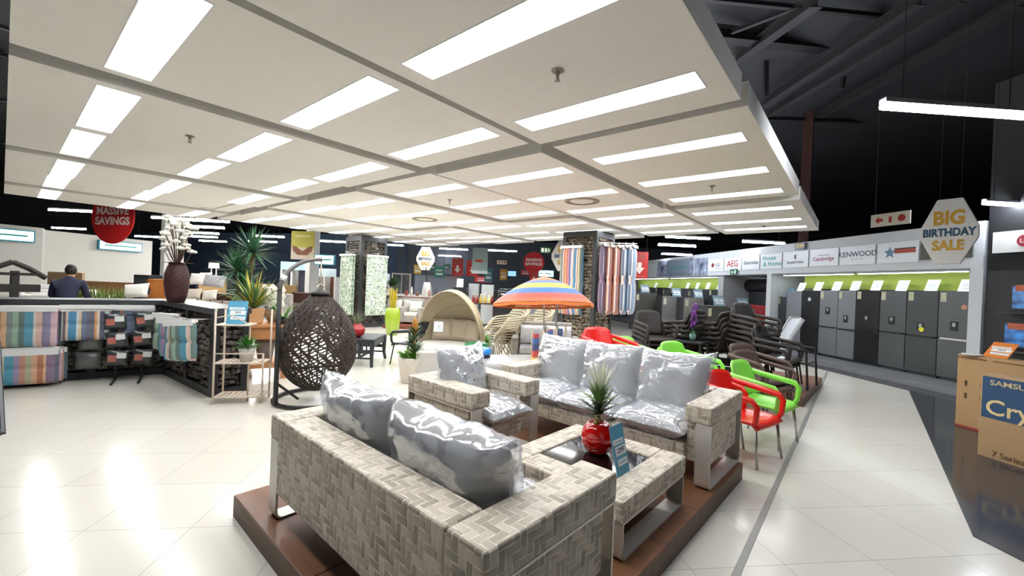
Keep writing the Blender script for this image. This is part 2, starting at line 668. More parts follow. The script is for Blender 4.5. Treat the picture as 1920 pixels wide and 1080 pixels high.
for c in range(3):
    for r in range(7):
        RAFTS[c, r] = make_raft(c, r)
def sprinkler(c, r, x, y):
    t = RAFTS[c, r][0]
    x -= t.location.x; y -= t.location.y
    m = M().lathe([(.045, 0), (.045, -.006), (.014, -.012), (.012, -.035)], 16, (x, y, 0)).lathe([(.004, -.035), (.004, -.07), (.02, -.07), (.02, -.074)], 12, (x, y, 0))
    m.tube([(x - .012, y, -.03), (x - .016, y, -.05), (x, y, -.07)], .003, 6).tube([(x + .012, y, -.03), (x + .016, y, -.05), (x, y, -.07)], .003, 6)
    m.build('sprinkler_head', BRASS, t, smooth=True)
def diffuser(c, r, x, y):
    t = RAFTS[c, r][0]
    x -= t.location.x; y -= t.location.y
    m = M().lathe([(.30, 0), (.30, -.012), (.26, -.02), (.25, -.004), (.24, -.004)], 28, (x, y, 0))
    m.build('air_vent_ring', mat('#9a8f7c', .6), t, smooth=True)
    M().lathe([(.2, -.004), (.19, -.012), (.001, -.012)], 28, (x, y, 0)).build('air_vent_plate', RAFT, t, smooth=True)
for c, r, p in ((0, 0, (2.417, 1.663, 3.100)), (0, 2, (1.287, 5.738, 3.100)), (1, 0, (6.400, 1.672, 3.100)), (1, 2, (5.222, 5.880, 3.100)), (2, 0, (10.401, 1.643, 3.100))):
    sprinkler(c, r, p[0], p[1])
for c, r, p in ((1, 1, (6.311, 3.732, 3.100)), (1, 3, (6.403, 8.055, 3.100))):
    diffuser(c, r, p[0], p[1])

# ---------------------------------------------------------------- pendant fluorescent tubes, all hung square to the appliance wall
TUBE = glow('#eef4ff', TUBE_POWER, 'lit_fluorescent_tube')
TUBE_WARM = glow('#f6f4ee', TUBE_POWER * 1.35, 'lit_fluorescent_tube')
def pendant(x, y, label, ln=1.42, z=3.3):
    t = T('pendant_tube_light', label, 'tube light', (x, y, z), -47, 'pendant fluorescent tubes')
    M().tube([(0, 0, 0), (.015, 0, 0), (ln - .015, 0, 0), (ln, 0, 0)], [.012, .026, .026, .012], 10).build('tube', TUBE if x > 8.5 or y < 12 else TUBE_WARM, t, smooth=True)
    M().box(.02, ln - .02, -.035, .035, .035, .075).build('batten', mat('#b9bcc0', .5), t)
    m = M()
    for q in (.2, ln - .2):
        m.cyl((q, 0, .07), (q, 0, 7.4 - z), .004, n=5)
    m.build('suspension_wire', DARKBEAM, t)
    return t
for x, y, l, z in (
    (4.87, -.08, 'large pendant fluorescent tube near the top right corner of the picture', 3.3),
    (10.42, -1.53, 'pendant fluorescent tube beside the birthday sale hexagon at the right', 3.3),
    (14.97, 2.94, 'pendant fluorescent tube above the row of brand panels', 3.3),
    (13.0, 4.68, 'pendant fluorescent tube just past the far right raft, closest to the raft edge', 3.3),
    (15.15, 5.71, 'pendant fluorescent tube second nearest past the far right rafts', 3.3),
    (18.81, 6.92, 'dim far pendant fluorescent tube above the wide appliance photo', 3.3),
    (.85, 18.73, 'pendant fluorescent tube left of the red savings disc', 3.3),
    (1.35, 27.2, 'thin far pendant fluorescent tube under the one left of the red disc', 3.3),
    (4.2, 28.0, 'far pendant fluorescent tube right of the red savings disc', 3.3),
    (3.0, 17.5, 'pendant fluorescent tube left of the white column top', 3.3),
    (3.75, 17.0, 'pendant fluorescent tube right of the white column, topmost of five', 3.3),
    (4.3, 19.4, 'pendant fluorescent tube right of the white column, second of five', 3.3),
    (4.94, 22.3, 'pendant fluorescent tube right of the white column, third of five', 3.3),
    (5.5, 24.5, 'pendant fluorescent tube right of the white column, fourth of five', 3.3),
    (6.6, 27.0, 'pendant fluorescent tube right of the white column, lowest of five', 3.3),
    (6.84, 20.43, 'pendant fluorescent tube above the yucca, upper of two', 3.3),
    (7.86, 23.8, 'pendant fluorescent tube behind the yucca, lower of two', 3.3),
    (9.2, 19.5, 'pendant fluorescent tube right of the yellow banner', 3.3),
    (11.23, 17.93, 'pendant fluorescent tube right of the leaf print towers, upper of two', 3.3),
    (16.0, 24.6, 'pendant fluorescent tube right of the leaf print towers, lower of two', 3.3),
    (13.83, 16.2, 'pendant fluorescent tube right of the far birthday hexagon, upper of two', 3.3),
    (17.36, 20.4, 'pendant fluorescent tube right of the far birthday hexagon, lower of two', 3.3),
    (15.25, 14.2, 'pendant fluorescent tube left of the far red savings disc', 3.3)):
    pendant(x, y, l, 1.42, z)

# ---------------------------------------------------------------- floor
S(M().box(-14, 46, -16, 46, -.2, 0).build('floor', FLOOR))
GRANITE = mat('#33353a', .12, 0, 0, .25, 3)
g = M().slab([(4.31, -.66), (10.46, -.74), (12.0, .80), (22, 11.5), (30, 4), (24, -14), (-6, -14), (-6, -10.6)], .0, .006)
S(g.build('floor', GRANITE))
S(M().box(-4, 13.2, .47, .51, 0, .004).build('trim_1', mat('#8d8b86', .35)), 'thin grey inlay line in the cream floor')
# appliance plinth
PL = mat('#75767a', .45, var=.15)
def wprism(name, s0, s1, n0, n1, z0, z1, m, bev=0):
    """box in the appliance wall's frame: s along the wall, n out of it"""
    o = M().box(-(s1 - s0), 0, -(n1 - n0), 0, z0, z1).build(name, m, None, wl(s0, 0, n0), WA + 0, bevel=bev)
    return o
S(wprism('floor', 4.5, 25, -1.6, .62, 0, .1, PL, .008))

# ---------------------------------------------------------------- appliance wall
WALLW = mat('#cfd3d6', .7, var=.03)
WALLG = mat('#a9acad', .7, var=.04)
def strip_light(s0, s1, n, label):
    t = T('strip_light', label, 'strip light', wl(s1, 2.27, n), WA, 'strip lights over the fridges')
    M().box(0, s1 - s0, -.03, .03, -.05, 0).build('housing', mat('#c9cccf', .5), t)
    M().box(.02, s1 - s0 - .02, -.022, .022, -.062, -.05).build('tube', glow('#f2f8ff', 14.0, 'lit_strip_tube'), t)
strip_light(6.7, 8.9, -.22, 'white strip light under the fascia over the right half of the alcove')
strip_light(9.0, 11.2, -.22, 'white strip light under the fascia over the left half of the alcove')
strip_light(14.3, 17.8, -.22, 'white strip light under the fascia over the near half of the rear bank')
strip_light(18.0, 21.5, -.22, 'white strip light under the fascia over the far half of the rear bank')
GREEN = mat('#c6dc62', .6, var=.03)
S(wprism('wall_right', 6.35, 24.5, -.9, 0, 2.27, 3.1, WALLW))                       # fascia
S(wprism('wall_right', 6.32, 6.52, -1.2, .02, .0, 2.27, WALLW))                      # right jamb
S(wprism('wall_right', 11.42, 11.6, -2.6, .0, .1, 2.27, WALLW))                    # jamb between alcove and shutter
S(wprism('wall_right', 6.5, 11.42, -1.3, -1.12, .1, 2.27, WALLW))                    # alcove back
S(wprism('wall_right', 13.75, 14.05, -2.6, -.05, .1, 2.27, WALLG))
S(wprism('wall_right', 14.0, 24.5, -1.4, -1.2, .1, 2.27, WALLG))
S(wprism('wall_right', 11.6, 13.8, -2.7, -2.5, 0, 2.27, mat('#2a2c2f', .6)))
S(wprism('trim_2', 6.53, 11.0, -1.119, -.72, 1.86, 2.26, GREEN), 'lime green band above the fridges in the right alcove')
S(wprism('trim_3', 14.06, 22, -.95, -.6, 1.72, 2.2, GREEN), 'lime green band above the fridges of the left bank')
# roller shutter in the opening
t = T('roller_shutter', 'dark grey roller shutter closing the opening between the two fridge bays', 'shutter', wl(13.7, 0, -1.0), WA)
SH = mat('#3a3d40', .5, .3)
m = M()
for i in range(18):
    m.box(-0, 1.85, 0, .04, .1 + i * .09, .1 + i * .09 + .082)
for f in (m,):
    pass
m.build('slat_curtain', SH, t)
M().cyl((0, .02, 1.95), (1.95, .02, 1.95), .22, n=20).build('drum_box', mat('#141517', .5), t, smooth=True)
M().box(.2, 1.7, -.5, -.42, 0, 1.3).build('red_barrier', mat('#9c2023', .5), t)
# dark television wall to the right of the alcove
NAVY = mat('#070a12', .5, var=.2)
S(wprism('wall_right', -6, 6.3, -.9, -.02, 0, 2.2, NAVY))
S(wprism('wall_right', -6, 6.3, -1.0, -.02, 2.2, 5.5, mat('#0b0d11', .7)))
# ---------------------------------------------------------------- far walls, roof
S(M().box(-14, 46, -16, 46, 7.4, 7.5).build('ceiling', DARKROOF))
BACKG = mat('#dddcd8', .8, var=.03)
def wall(name, p, q, z0, z1, m, th=.2):
    d = Vector((q[0] - p[0], q[1] - p[1], 0))
    a = math.degrees(math.atan2(d.y, d.x))
    return S(M().box(0, d.length, 0, th, z0, z1).build(name, m, None, (p[0], p[1], 0), a))
wall('wall_left', (-2.2, 22.0, 0), (0.933, 23.070, 1.592), 0, 3.0, BACKG)
wall('wall_left', (1.015, 23.757, 1.595), (4.440, 25.419, 1.625), 0, 2.98, BACKG)
wall('wall_left', (0.933, 23.070, 1.592), (1.015, 23.757, 1.595), 0, 3.0, BACKG)
BLUE = mat('#26374a', .8, var=.12)
wall('wall_back', (6.301, 44.223, 1.859), (16.468, 22.470, 1.855), 0, 4.6, BLUE)
wall('wall_back', (16.142, 22.865, 1.835), (31.349, 9.145, 1.963), 0, 4.6, mat('#33373d', .8, var=.12))
S(M().box(-14, -13.8, -16, 46, 0, 7.4).build('wall_left', DARKROOF))
S(M().box(45.8, 46, -16, 46, 0, 7.4).build('wall_right', DARKROOF))
S(M().box(-14, 46, 45.8, 46, 0, 7.4).build('wall_back', DARKROOF))
S(M().box(-14, 46, -16, -15.8, 0, 7.4).build('wall_front', DARKROOF))
# roof steel
def beam(p, q, w, label, name='roof_beam', m=None, cat='roof beam'):
    p, q = Vector(p), Vector(q)
    d = q - p
    o = T(name, label, cat, p, rot=d.to_track_quat('X', 'Z').to_euler())
    L = d.length
    M().box(0, L, -w / 2, w / 2, w * .42, w * .5).build('top_flange', m or DARKBEAM, o)
    M().box(0, L, -w / 2, w / 2, -w * .5, -w * .42).build('bottom_flange', m or DARKBEAM, o)
    M().box(0, L, -w * .06, w * .06, -w * .42, w * .42).build('web_plate', m or DARKBEAM, o)
    return o
beam((9.081, 2.552, 6.914), (16.277, -1.444, 8.351), .26, 'thick dark roof beam crossing the roof space at the upper right')
beam((10.975, 2.458, 7.173), (8.767, 0.732, 6.689), .22, 'steep dark rafter closest to the ceiling raft corner')
beam((13.111, 2.223, 6.817), (9.884, -0.623, 6.779), .2, 'dark rafter second from the ceiling raft corner')
beam((13.784, 2.193, 6.777), (10.060, -1.151, 6.682), .16, 'dark rafter third from the ceiling raft corner')
beam((15.364, 1.066, 7.042), (10.731, -1.964, 6.689), .2, 'dark rafter farthest right in the roof space')
beam((13.375, 2.698, 7.784), (18.205, -0.795, 8.384), .12, 'thin cross tie in the dark roof space')
beam((14.361, 2.280, 6.867), (18.339, -0.180, 7.537), .1, 'lowest thin cross tie in the dark roof space')
beam((7.210, 2.303, 6.507), (13.850, -1.806, 7.884), .08, 'thin purlin along the top edge of the roof space')
beam((9.371, 2.201, 6.954), (9.054, 1.013, 6.862), .08, 'thin brace above the ceiling raft corner')
beam((11.877, 1.999, 7.715), (11.903, 1.957, 6.532), .1, 'short dark hanger post between two roof beams')
beam((13.893, 0.500, 8.014), (13.859, 0.533, 7.107), .08, 'short dark hanger post right of the red column')
beam((15.74, 1.4, 0), (15.74, 1.4, 7.3), .26, 'rust red steel column rising into the dark roof', 'steel_column', mat('#331311', .8, var=.2), 'column')
for i, (a, b) in enumerate((((-0.390, 16.237, 7.354), (0.161, 13.991, 6.584)), ((-0.451, 19.457, 7.716), (0.213, 17.075, 6.968)), ((-0.492, 22.645, 7.178), (0.281, 20.132, 6.596)), ((-0.559, 27.436, 6.611), (0.380, 24.723, 6.172)))):
    beam(a, b, .1, 'pale roof conduit at the far left edge, ' + ORD[i] + ' from the top', 'roof_conduit', mat('#8d9096', .5), 'conduit')

# ---------------------------------------------------------------- lounge display in the foreground
PH = .14
t = T('display_platform', 'low brown wooden display platform under the wicker lounge set', 'platform', F(.87, .92), FA)
for i, (x0, x1, y0, y1) in enumerate(((0, 2.11, 0, 1.13), (2.115, 3.23, 0, 1.13), (0, 2.11, 1.135, 2.27), (2.115, 3.23, 1.135, 2.27))):
    M().box(x0, x1, y0, y1, .012, PH).build('deck_box', DECKWOOD, t, bevel=.006)
M().box(0, 3.23, -.002, .0, .0, PH - .006).box(-.002, 0, 0, 2.27, 0, PH - .006).build('side_board', DECKSIDE, t)

def strap_loop(m, x0, x1, y0, y1, z0, z1, r=.05, th=.012):
    """flat steel bar bent to a closed frame: loop in y-z, bar width along x"""
    pts = []
    for cy, cz, a0 in ((y0 + r, z0 + r, 180), (y1 - r, z0 + r, 270), (y1 - .005, z1 - .005, 0), (y0 + .005, z1 - .005, 90)):
        rr = r if cz < (z0 + z1) / 2 else .005
        for k in range(6):
            a = rad(a0 + 90 * k / 5)
            pts.append((cy + rr * math.cos(a), cz + rr * math.sin(a)))
    n = len(pts)
    ins = []
    my, mz = (y0 + y1) / 2, (z0 + z1) / 2
    for i in range(n):
        a, b = pts[i - 1], pts[(i + 1) % n]
        d = Vector((b[0] - a[0], b[1] - a[1])).normalized()
        ins.append((pts[i][0] - d.y * th, pts[i][1] + d.x * th))
    vs = [(x, p[0], p[1]) for x in (x0, x1) for p in pts] + [(x, p[0], p[1]) for x in (x0, x1) for p in ins]
    fs = []
    for i in range(n):
        j = (i + 1) % n
        fs += [(i, j, n + j, n + i), (2 * n + j, 2 * n + i, 3 * n + i, 3 * n + j), (j, i, 2 * n + i, 2 * n + j), (n + i, n + j, 3 * n + j, 3 * n + i)]
    return m.add(vs, fs)

def sofa(name, label, cat, u, v, a, L, D, Hh=.615, group=None):
    """origin on the platform at the middle of the footprint, seat opens towards -y"""
    t = T(name, label, cat, F(u, v, PH), FA + a, group)
    hx_, hy = L / 2, D / 2
    bv = .014
    aw = .2
    for s in (-1, 1):
        xo, xi = (hx_ * s, (hx_ - aw) * s)
        x0, x1 = min(xo, xi), max(xo, xi)
        arm = M().box(x0, x1, -hy, hy, Hh - .135, Hh).build('armrest', WICKER, t, bevel=bv, seg=3)
        M().box(x0 + .03, x1 - .0, -hy + .07, hy - .07, .17, Hh - .135).build('arm_panel', WICKER, arm) if s < 0 else M().box(x0, x1 - .03, -hy + .07, hy - .07, .17, Hh - .135).build('arm_panel', WICKER, arm)
        m = M()
        strap_loop(m, min(s * (hx_ - .115), s * (hx_ - .005)), max(s * (hx_ - .115), s * (hx_ - .005)), -hy + .005, hy - .005, 0, Hh - .135, .045)
        m.build('steel_leg_frame', STEEL, t, smooth=True)
    M().box(-hx_ + aw, hx_ - aw, hy - .19, hy, .17, Hh).build('backrest', WICKER, t, bevel=bv, seg=3)
    M().box(-hx_ + .117, hx_ - .117, hy - .055, hy - .004, .17, Hh - .02).build('rear_panel', WICKER, t)
    M().box(-hx_ + aw, hx_ - aw, -hy + .015, hy - .19, .17, .30).build('seat_base', WICKER, t, bevel=bv, seg=3)
    return t
sofa1 = sofa('wicker_loveseat', 'two seat beige wicker sofa with its back to the camera in the foreground', 'sofa', 1.375, 1.86, 90, 1.88, .86)
sofa2 = sofa('wicker_sofa', 'three seat beige wicker sofa facing the camera behind the coffee table', 'sofa', 3.72, 2.02, -90, 2.14, .84)
sofa3 = sofa('wicker_armchair', 'beige wicker armchair between the two sofas at the end of the platform', 'armchair', 2.64, 2.80, 0, .84, .86)

def wrapped(name, label, cat, loc, w, h, t_, rot, group, corner=0, ph=0):
    """grey cushion in a loose clear bag; w,h across, t_ thick, standing in local x-z"""
    o = T(name, label, cat, loc, rot=rot, group=group)
    M().pillow(w, h, t_, 16, pinch=.05).build('fabric_cover', GREYCLOTH, o, smooth='all', noise=.006, nscale=9)
    m = M().pillow(w * 1.05, h * 1.07, t_ * 1.16 + .01, 34, pinch=.03)
    if corner:
        for i, p in enumerate(m.v):
            if p.x * corner > w * .33 and p.z > h * .3:
                k = (abs(p.x) - w * .33) / (w * .19) * (p.z - h * .3) / (h * .23)
                m.v[i] = Vector((p.x + corner * .03 * k, p.y, p.z + .045 * k))
    m.build('plastic_bag', WRAP, o, smooth='all', noise=.020, nscale=7 + ph, fine=.32)
    return o
def eul(a, lean=0, roll_=0):
    return (Matrix.Rotation(rad(a), 4, 'Z') @ Matrix.Rotation(rad(-lean), 4, 'X') @ Matrix.Rotation(rad(roll_), 4, 'Y')).to_euler()
GC = 'plastic wrapped back cushions'
GS = 'plastic wrapped seat cushions'
# love seat (faces +u)
wrapped('back_cushion', 'plastic wrapped grey back cushion at the left end of the foreground sofa', 'cushion', F(1.30, 2.30, .73), .76, .46, .27, eul(FA + 90, 12, 2), GC, 1, 0)
wrapped('back_cushion', 'plastic wrapped grey back cushion on the right half of the foreground sofa, near the corner', 'cushion', F(1.30, 1.52, .73), .80, .46, .28, eul(FA + 90, 12, -2), GC, -1, .7)
wrapped('seat_cushion', 'wrapped seat cushion on the left half of the foreground sofa', 'cushion', F(1.46, 2.23, .525), .74, .62, .17, eul(FA + 90, 90), GS, 0, .2)
wrapped('seat_cushion', 'wrapped seat cushion on the right half of the foreground sofa', 'cushion', F(1.46, 1.48, .525), .74, .62, .17, eul(FA + 90, 90), GS, 0, .5)
# three seater (faces -u): local x = -v
for i, (v, lab, lab2) in enumerate(((2.68, 'leftmost plastic wrapped back cushion of the three seat sofa', 'leftmost wrapped seat cushion of the three seat sofa'),
                                    (2.08, 'middle plastic wrapped back cushion of the three seat sofa, behind the spiky plant', 'middle wrapped seat cushion of the three seat sofa, behind the plant'),
                                    (1.46, 'rightmost plastic wrapped back cushion of the three seat sofa', 'rightmost wrapped seat cushion of the three seat sofa'))):
    wrapped('back_cushion', lab, 'cushion', F(3.84, v, .80), .62, .50, .2, eul(FA - 90, 16, (1, -1, 0)[i]), GC, 1 if i == 2 else 0, i * .6)
    wrapped('seat_cushion', lab2, 'cushion', F(3.58, v - .02, .525), .585, .6, .17, eul(FA - 90, 90), GS, 0, i * .9)
# armchair (faces -v)
wrapped('back_cushion', 'plastic wrapped grey back cushion standing in the armchair', 'cushion', F(2.60, 2.92, .765), .54, .49, .2, eul(FA + 4, 16, 1), GC, 1, 1.3)
wrapped('seat_cushion', 'wrapped seat cushion in the armchair', 'cushion', F(2.64, 2.62, .525), .46, .62, .18, eul(FA, 90), GS, 0, 1.9)

# coffee table
t = T('coffee_table', 'square beige wicker coffee table with black glass top and steel legs', 'table', F(2.535, 1.47, PH), FA)
hw, hd, tz = .46, .45, .335
m = M().box(-hw, hw, -hd, -hd + .17, tz - .12, tz).box(-hw, hw, hd - .17, hd, tz - .12, tz).box(-hw, -hw + .2, -hd + .17, hd - .17, tz - .12, tz).box(hw - .2, hw, -hd + .17, hd - .17, tz - .12, tz)
m.build('table_frame', WICKER, t, bevel=.012, seg=2)
gl = mat('#0c0d0f', .06, 0, 0, 0, spec=.8)
M().box(-hw + .2, hw - .2, -hd + .17, hd - .17, tz - .03, tz - .012).build('glass_top', gl, t)
M().box(-hw + .05, hw - .05, -hd + .13, hd - .13, .10, tz - .12).build('lower_panel', WICKER, t) if 0 else None
for s in (-1, 1):
    m = M()
    strap_loop(m, min(s * (hd - .115), s * (hd - .005)), max(s * (hd - .115), s * (hd - .005)), -hw + .02, hw - .02, 0, tz - .121, .04)
    m.v = [Vector((p.y, p.x, p.z)) for p in m.v]
    m.f = [f[::-1] for f in m.f]
    m.build('steel_leg_frame', STEEL, t, smooth=True)
M().box(-hw, -hw + .03, -hd + .13, hd - .13, .08, tz - .12).build('side_skirt', WICKER, t)

# ---------------------------------------------------------------- plants
def blade(m, base, dirv, ln, w, droop=.3, n=6, up=None, cup=.2):
    """pointed strap leaf with a folded midrib"""
    d = Vector(dirv).normalized()
    side = d.cross(Vector((0, 0, 1)))
    if side.length < 1e-3:
        side = Vector((1, 0, 0))
    side.normalize()
    nrm = side.cross(d).normalized()
    vs, fs = [], []
    p = Vector(base)
    for i in range(n + 1):
        k = i / n
        ww = w * (1 - k ** 2.2) * (.55 + .9 * min(1, k * 3) * .5) * .5
        c = p
        vs += [c - side * ww + nrm * ww * cup, c, c + side * ww + nrm * ww * cup]
        d2_ = (d + Vector((0, 0, -1)) * droop * k).normalized()
        p = p + d2_ * (ln / n)
    for i in range(n):
        a = i * 3
        fs += [(a, a + 1, a + 4, a + 3), (a + 1, a + 2, a + 5, a + 4)]
    return m.add(vs, fs)
def rosette(m, c, n, ln, w, tilt0=10, tilt1=80, droop=.3, rnd=R):
    for i in range(n):
        k = (i + .5) / n
        az = i * 2.39996 + rnd.uniform(-.2, .2)
        el = rad(tilt1 + (tilt0 - tilt1) * k + rnd.uniform(-6, 6))
        blade(m, c, (math.cos(az) * math.cos(el), math.sin(az) * math.cos(el), math.sin(el)), ln * rnd.uniform(.8, 1.1), w, droop)
REDGLOSS = mat('#c8150d', .08, 0, .8, .04)
p = (2.670, 1.375, 0.463)
t = T('red_round_pot', 'glossy red ball pot with a spiky yucca on the wicker coffee table', 'plant pot', p, 0)
M().lathe([(.055, 0), (.085, .02), (.108, .07), (.113, .12), (.10, .17), (.075, .205), (.066, .212), (.06, .2), (.055, .19)], 32).build('pot', REDGLOSS, t, smooth='all')
m = M()
for i in range(9):
    k = i / 8
    m.ball((.012 * math.sin(i * 2.1), .012 * math.cos(i * 2.1), .2 + k * .16), (.026, .026, .02), 8)
st = m.build('stem', mat('#9a8c5a', .6, var=.3, vs=30), t, smooth='all')
m = M()
rosette(m, (0, 0, .27), 18, .22, .04, 10, 50, .1)
m.build('dark_leaves', mat('#2f4236', .4, var=.3), t)
m = M()
rosette(m, (0, 0, .33), 26, .18, .042, 15, 75, .25)
rosette(m, (0, 0, .38), 16, .15, .03, 30, 80, .15)
m.build('green_leaves', mat('#6f8a4e', .45, var=.3, vs=20), t)
m = M()
for i in range(60):
    az = i * 2.4
    el = rad(R.uniform(58, 88))
    blade(m, (.01 * math.cos(az), .01 * math.sin(az), .40), (math.cos(az) * math.cos(el), math.sin(az) * math.cos(el), math.sin(el)), R.uniform(.18, .30), .013, .05, 4)
m.build('pale_spikes', mat('#dfe0cf', .5), t)

SIGNBLUE = mat('#5aa4c4', .4, var=.08, vs=3)
SIGNPAPER = mat('#eef2f3', .5, var=.02)
DARKINK = mat('#1d3c55', .6)
def price_card(label, p0, p1, h, lean, group=None, lines=('22999',), colr=None, name='price_card', back=0):
    """upright plastic price card: p0-p1 is its bottom edge left to right as seen, leaning back"""
    p0, p1 = Vector(p0), Vector(p1)
    d = p1 - p0
    w = Vector((d.x, d.y, 0)).length
    a = math.degrees(math.atan2(d.y, d.x))
    t = T(name, label, 'price card', p0 + d / 2, rot=eul(a, lean), group=group)
    M().box(-w / 2, w / 2, -.002, .002, 0, h).build('card', colr or SIGNBLUE, t)
    for z0, z1, x0, x1, s in ((.62, .72, -.42, .36, ''), (.40, .58, -.36, .44, lines[0]), (.20, .33, -.3, .44, '')):
        q = M().box(x0 * w, x1 * w, -.004, -.002, z0 * h, z1 * h).build('white_strip', SIGNPAPER, t)
        if s:
            text(s, h * .15, DARKINK, q, ((x0 + x1) / 2 * w, -.0045, (z0 + z1) / 2 * h), sx=min(1, .62 * w / (h * .15 * .58 * len(s))) , ext=.0006)
        else:
            M().box(x0 * w * .7, x1 * w * .8, -.0048, -.004, (z0 * .6 + z1 * .4) * h, (z0 * .4 + z1 * .6) * h).build('faint_print', mat('#8fb0c0', .6), q)
    return t
price_card('tall blue price card with a large price leaning on the red pot', (2.388, 1.085, 0.463), (2.541, 1.075, 0.463), .30, 14, None, ('22999',))

# ---------------------------------------------------------------- gabion counter on the left
def rocks(m, x0, x1, y, z0, z1, size, depth=.06):
    """a cage face filled with tumbled stones"""
    nx, nz = max(1, round((x1 - x0) / size)), max(1, round((z1 - z0) / size))
    for i in range(nx):
        for k in range(nz):
            c = (x0 + (i + .5 + R.uniform(-.25, .25)) * (x1 - x0) / nx, y + depth * R.uniform(.1, .7), z0 + (k + .5 + R.uniform(-.25, .25)) * (z1 - z0) / nz)
            m.ball(c, (size * R.uniform(.5, .8), size * R.uniform(.4, .6), size * R.uniform(.4, .6)), 6, .18)
    return m
def gabion_run(t, L, D, Hh, bays, size=.075):
    """caged stone counter: front face y=0, end at x=0"""
    f = M().box(0, L, -.03, D + .03, Hh - .08, Hh)
    f.build('worktop', mat('#2f3236', .5, var=.15), t, bevel=.006)
    f = M().box(0, L, 0, D, 0, .1)
    for i in range(bays + 1):
        x = i * L / bays
        x0 = min(max(0, x - .05), L - .1)
        f.box(x0, x0 + .1, 0, .08, .1, Hh - .08)
    f.box(0, .1, .08, D, Hh - .2, Hh - .08).box(0, .08, D - .08, D, .1, Hh - .2)
    f.build('steel_frame', BLACKSTEEL, t)
    m = M()
    for i in range(bays):
        rocks(m, i * L / bays + .06, (i + 1) * L / bays - .04, .03, .11, Hh - .09, size)
    m.at(rz(90) @ Matrix.Scale(-1, 4, (0, 1, 0)))
    rocks(m, .08, D - .06, .02, .11, Hh - .2, size)
    m.at()
    m.box(.1, L, .1, D - .02, .1, Hh - .08)
    tag(m.build('stone_fill', STONE, t), kind='stuff')
# run beside the aisle: end face near the white stand, long face towards -x
t = T('gabion_counter', 'dark stone filled counter with black frame running back beside the white plant stand', 'counter', (1.75, 6.39, 0), 0)
t.rotation_euler = (0, 0, rad(93.5))
# local x runs back (+Y), local y runs towards -X; mirror so the face looks to -X
def flipy(o):
    for c in o.children:
        me = c.data
        me.transform(Matrix.Scale(-1, 4, (0, 1, 0)))
        me.flip_normals()
gabion_run(t, 1.95, .42, 1.15, 2)
flipy(t)
ca = (1.62, 8.36)
AA = -14 + 180
t = T('gabion_counter', 'dark stone filled counter along the left side with striped chair pads hung on it', 'counter', (ca[0] + .4, ca[1] - .1, 0), AA)
gabion_run(t, 3.6, .45, 1.15, 3)
flipy(t)
# small transform helper for things hung on the left counter: k metres left of the inner corner, n out of the face
def la(k, z, n):
    a = rad(AA)
    return (ca[0] + k * math.cos(a) + n * math.sin(rad(-14)), ca[1] + k * math.sin(a) - n * math.cos(rad(-14)), z)
STR = [m_stripes('striped_pad_cloth_warm', [('#3f93ad', 3), ('#d9cfc6', 1), ('#d8b3a2', 2), ('#7c7391', 3), ('#c3a3ac', 2), ('#b3643f', 2), ('#e2b48a', 2), ('#7e8a86', 2), ('#93b39b', 2), ('#55706c', 2)], .55),
       m_stripes('striped_pad_cloth_blue', [('#57586f', 3), ('#d99a5b', 1), ('#e7d9c0', 1), ('#4a5068', 2), ('#cfe0d8', 2), ('#7d5a66', 1), ('#e3d5c2', 1), ('#2f86b0', 3), ('#cdd6d8', 1), ('#d9c29a', 1), ('#5b6f8e', 2)], .46),
       m_stripes('striped_pad_cloth_dusk', [('#5b6b83', 3), ('#71627f', 2), ('#e6dfcf', 1), ('#9ad0b4', 1), ('#3f5d69', 3), ('#b7796a', 1), ('#5d6f96', 2)], .5),
       m_stripes('striped_pad_cloth_sand', [('#b2b48c', 2), ('#dca887', 2), ('#b66f43', 2), ('#e0b58c', 1), ('#7d6480', 3), ('#50566c', 2), ('#d6d8b5', 2), ('#3f9ab8', 3), ('#9a8fb0', 2), ('#c98a78', 2)], .56)]
BAG = WRAP
def pad(name, label, loc, w, h, th, a, m, group, hook=True, roll_=0, tuft=2, band=True, cat='chair pad', lean=0):
    """folded chair pad in its hanger bag: soft slab with a stitched waist, white header bar and hook"""
    o = T(name, label, cat, loc, rot=eul(a, lean, roll_), group=group)
    def fn(sgn):
        def g(p, q_):
            x, z = 2 * p - 1, 2 * q_ - 1
            e = max(0, 1 - abs(x) ** 6) * max(0, 1 - abs(z) ** 6)
            waist = 1 - .55 * max(0, 1 - abs((q_ * tuft) % 1 - .5 + .5 * 0 - .5) * 0 ) * 0
            d = min(abs(q_ - k / tuft) for k in range(1, tuft)) if tuft > 1 else 1
            waist = .55 + .45 * min(1, d / .08)
            return (x * w / 2, sgn * th / 2 * e ** .4 * waist, z * h / 2)
        return g
    b = M().sheet(fn(1), 10, 16)
    o0 = len(b.f)
    b.sheet(fn(-1), 10, 16)
    b.f[o0:] = [f[::-1] for f in b.f[o0:]]
    b.build('padded_cloth', m, o, smooth='all')
    if band:
        M().box(-w * .5, w * .5, -th * .5, -th * .5 + .012, h * .5 - .055, h * .5 + .015).box(-w * .46, w * .46, -th * .5 + .012, th * .4, h * .5 - .02, h * .5 + .006).build('white_header', WHITE, o)
    if hook:
        z = h / 2 + .01
        M().tube([(0, 0, z), (0, 0, z + .03), (.02, 0, z + .05), (.012, 0, z + .075), (-.014, 0, z + .075)], .007, 6).build('hanger_hook', WHITE, o, smooth='all')
    return o
G1 = 'striped chair pads on the stone counter'
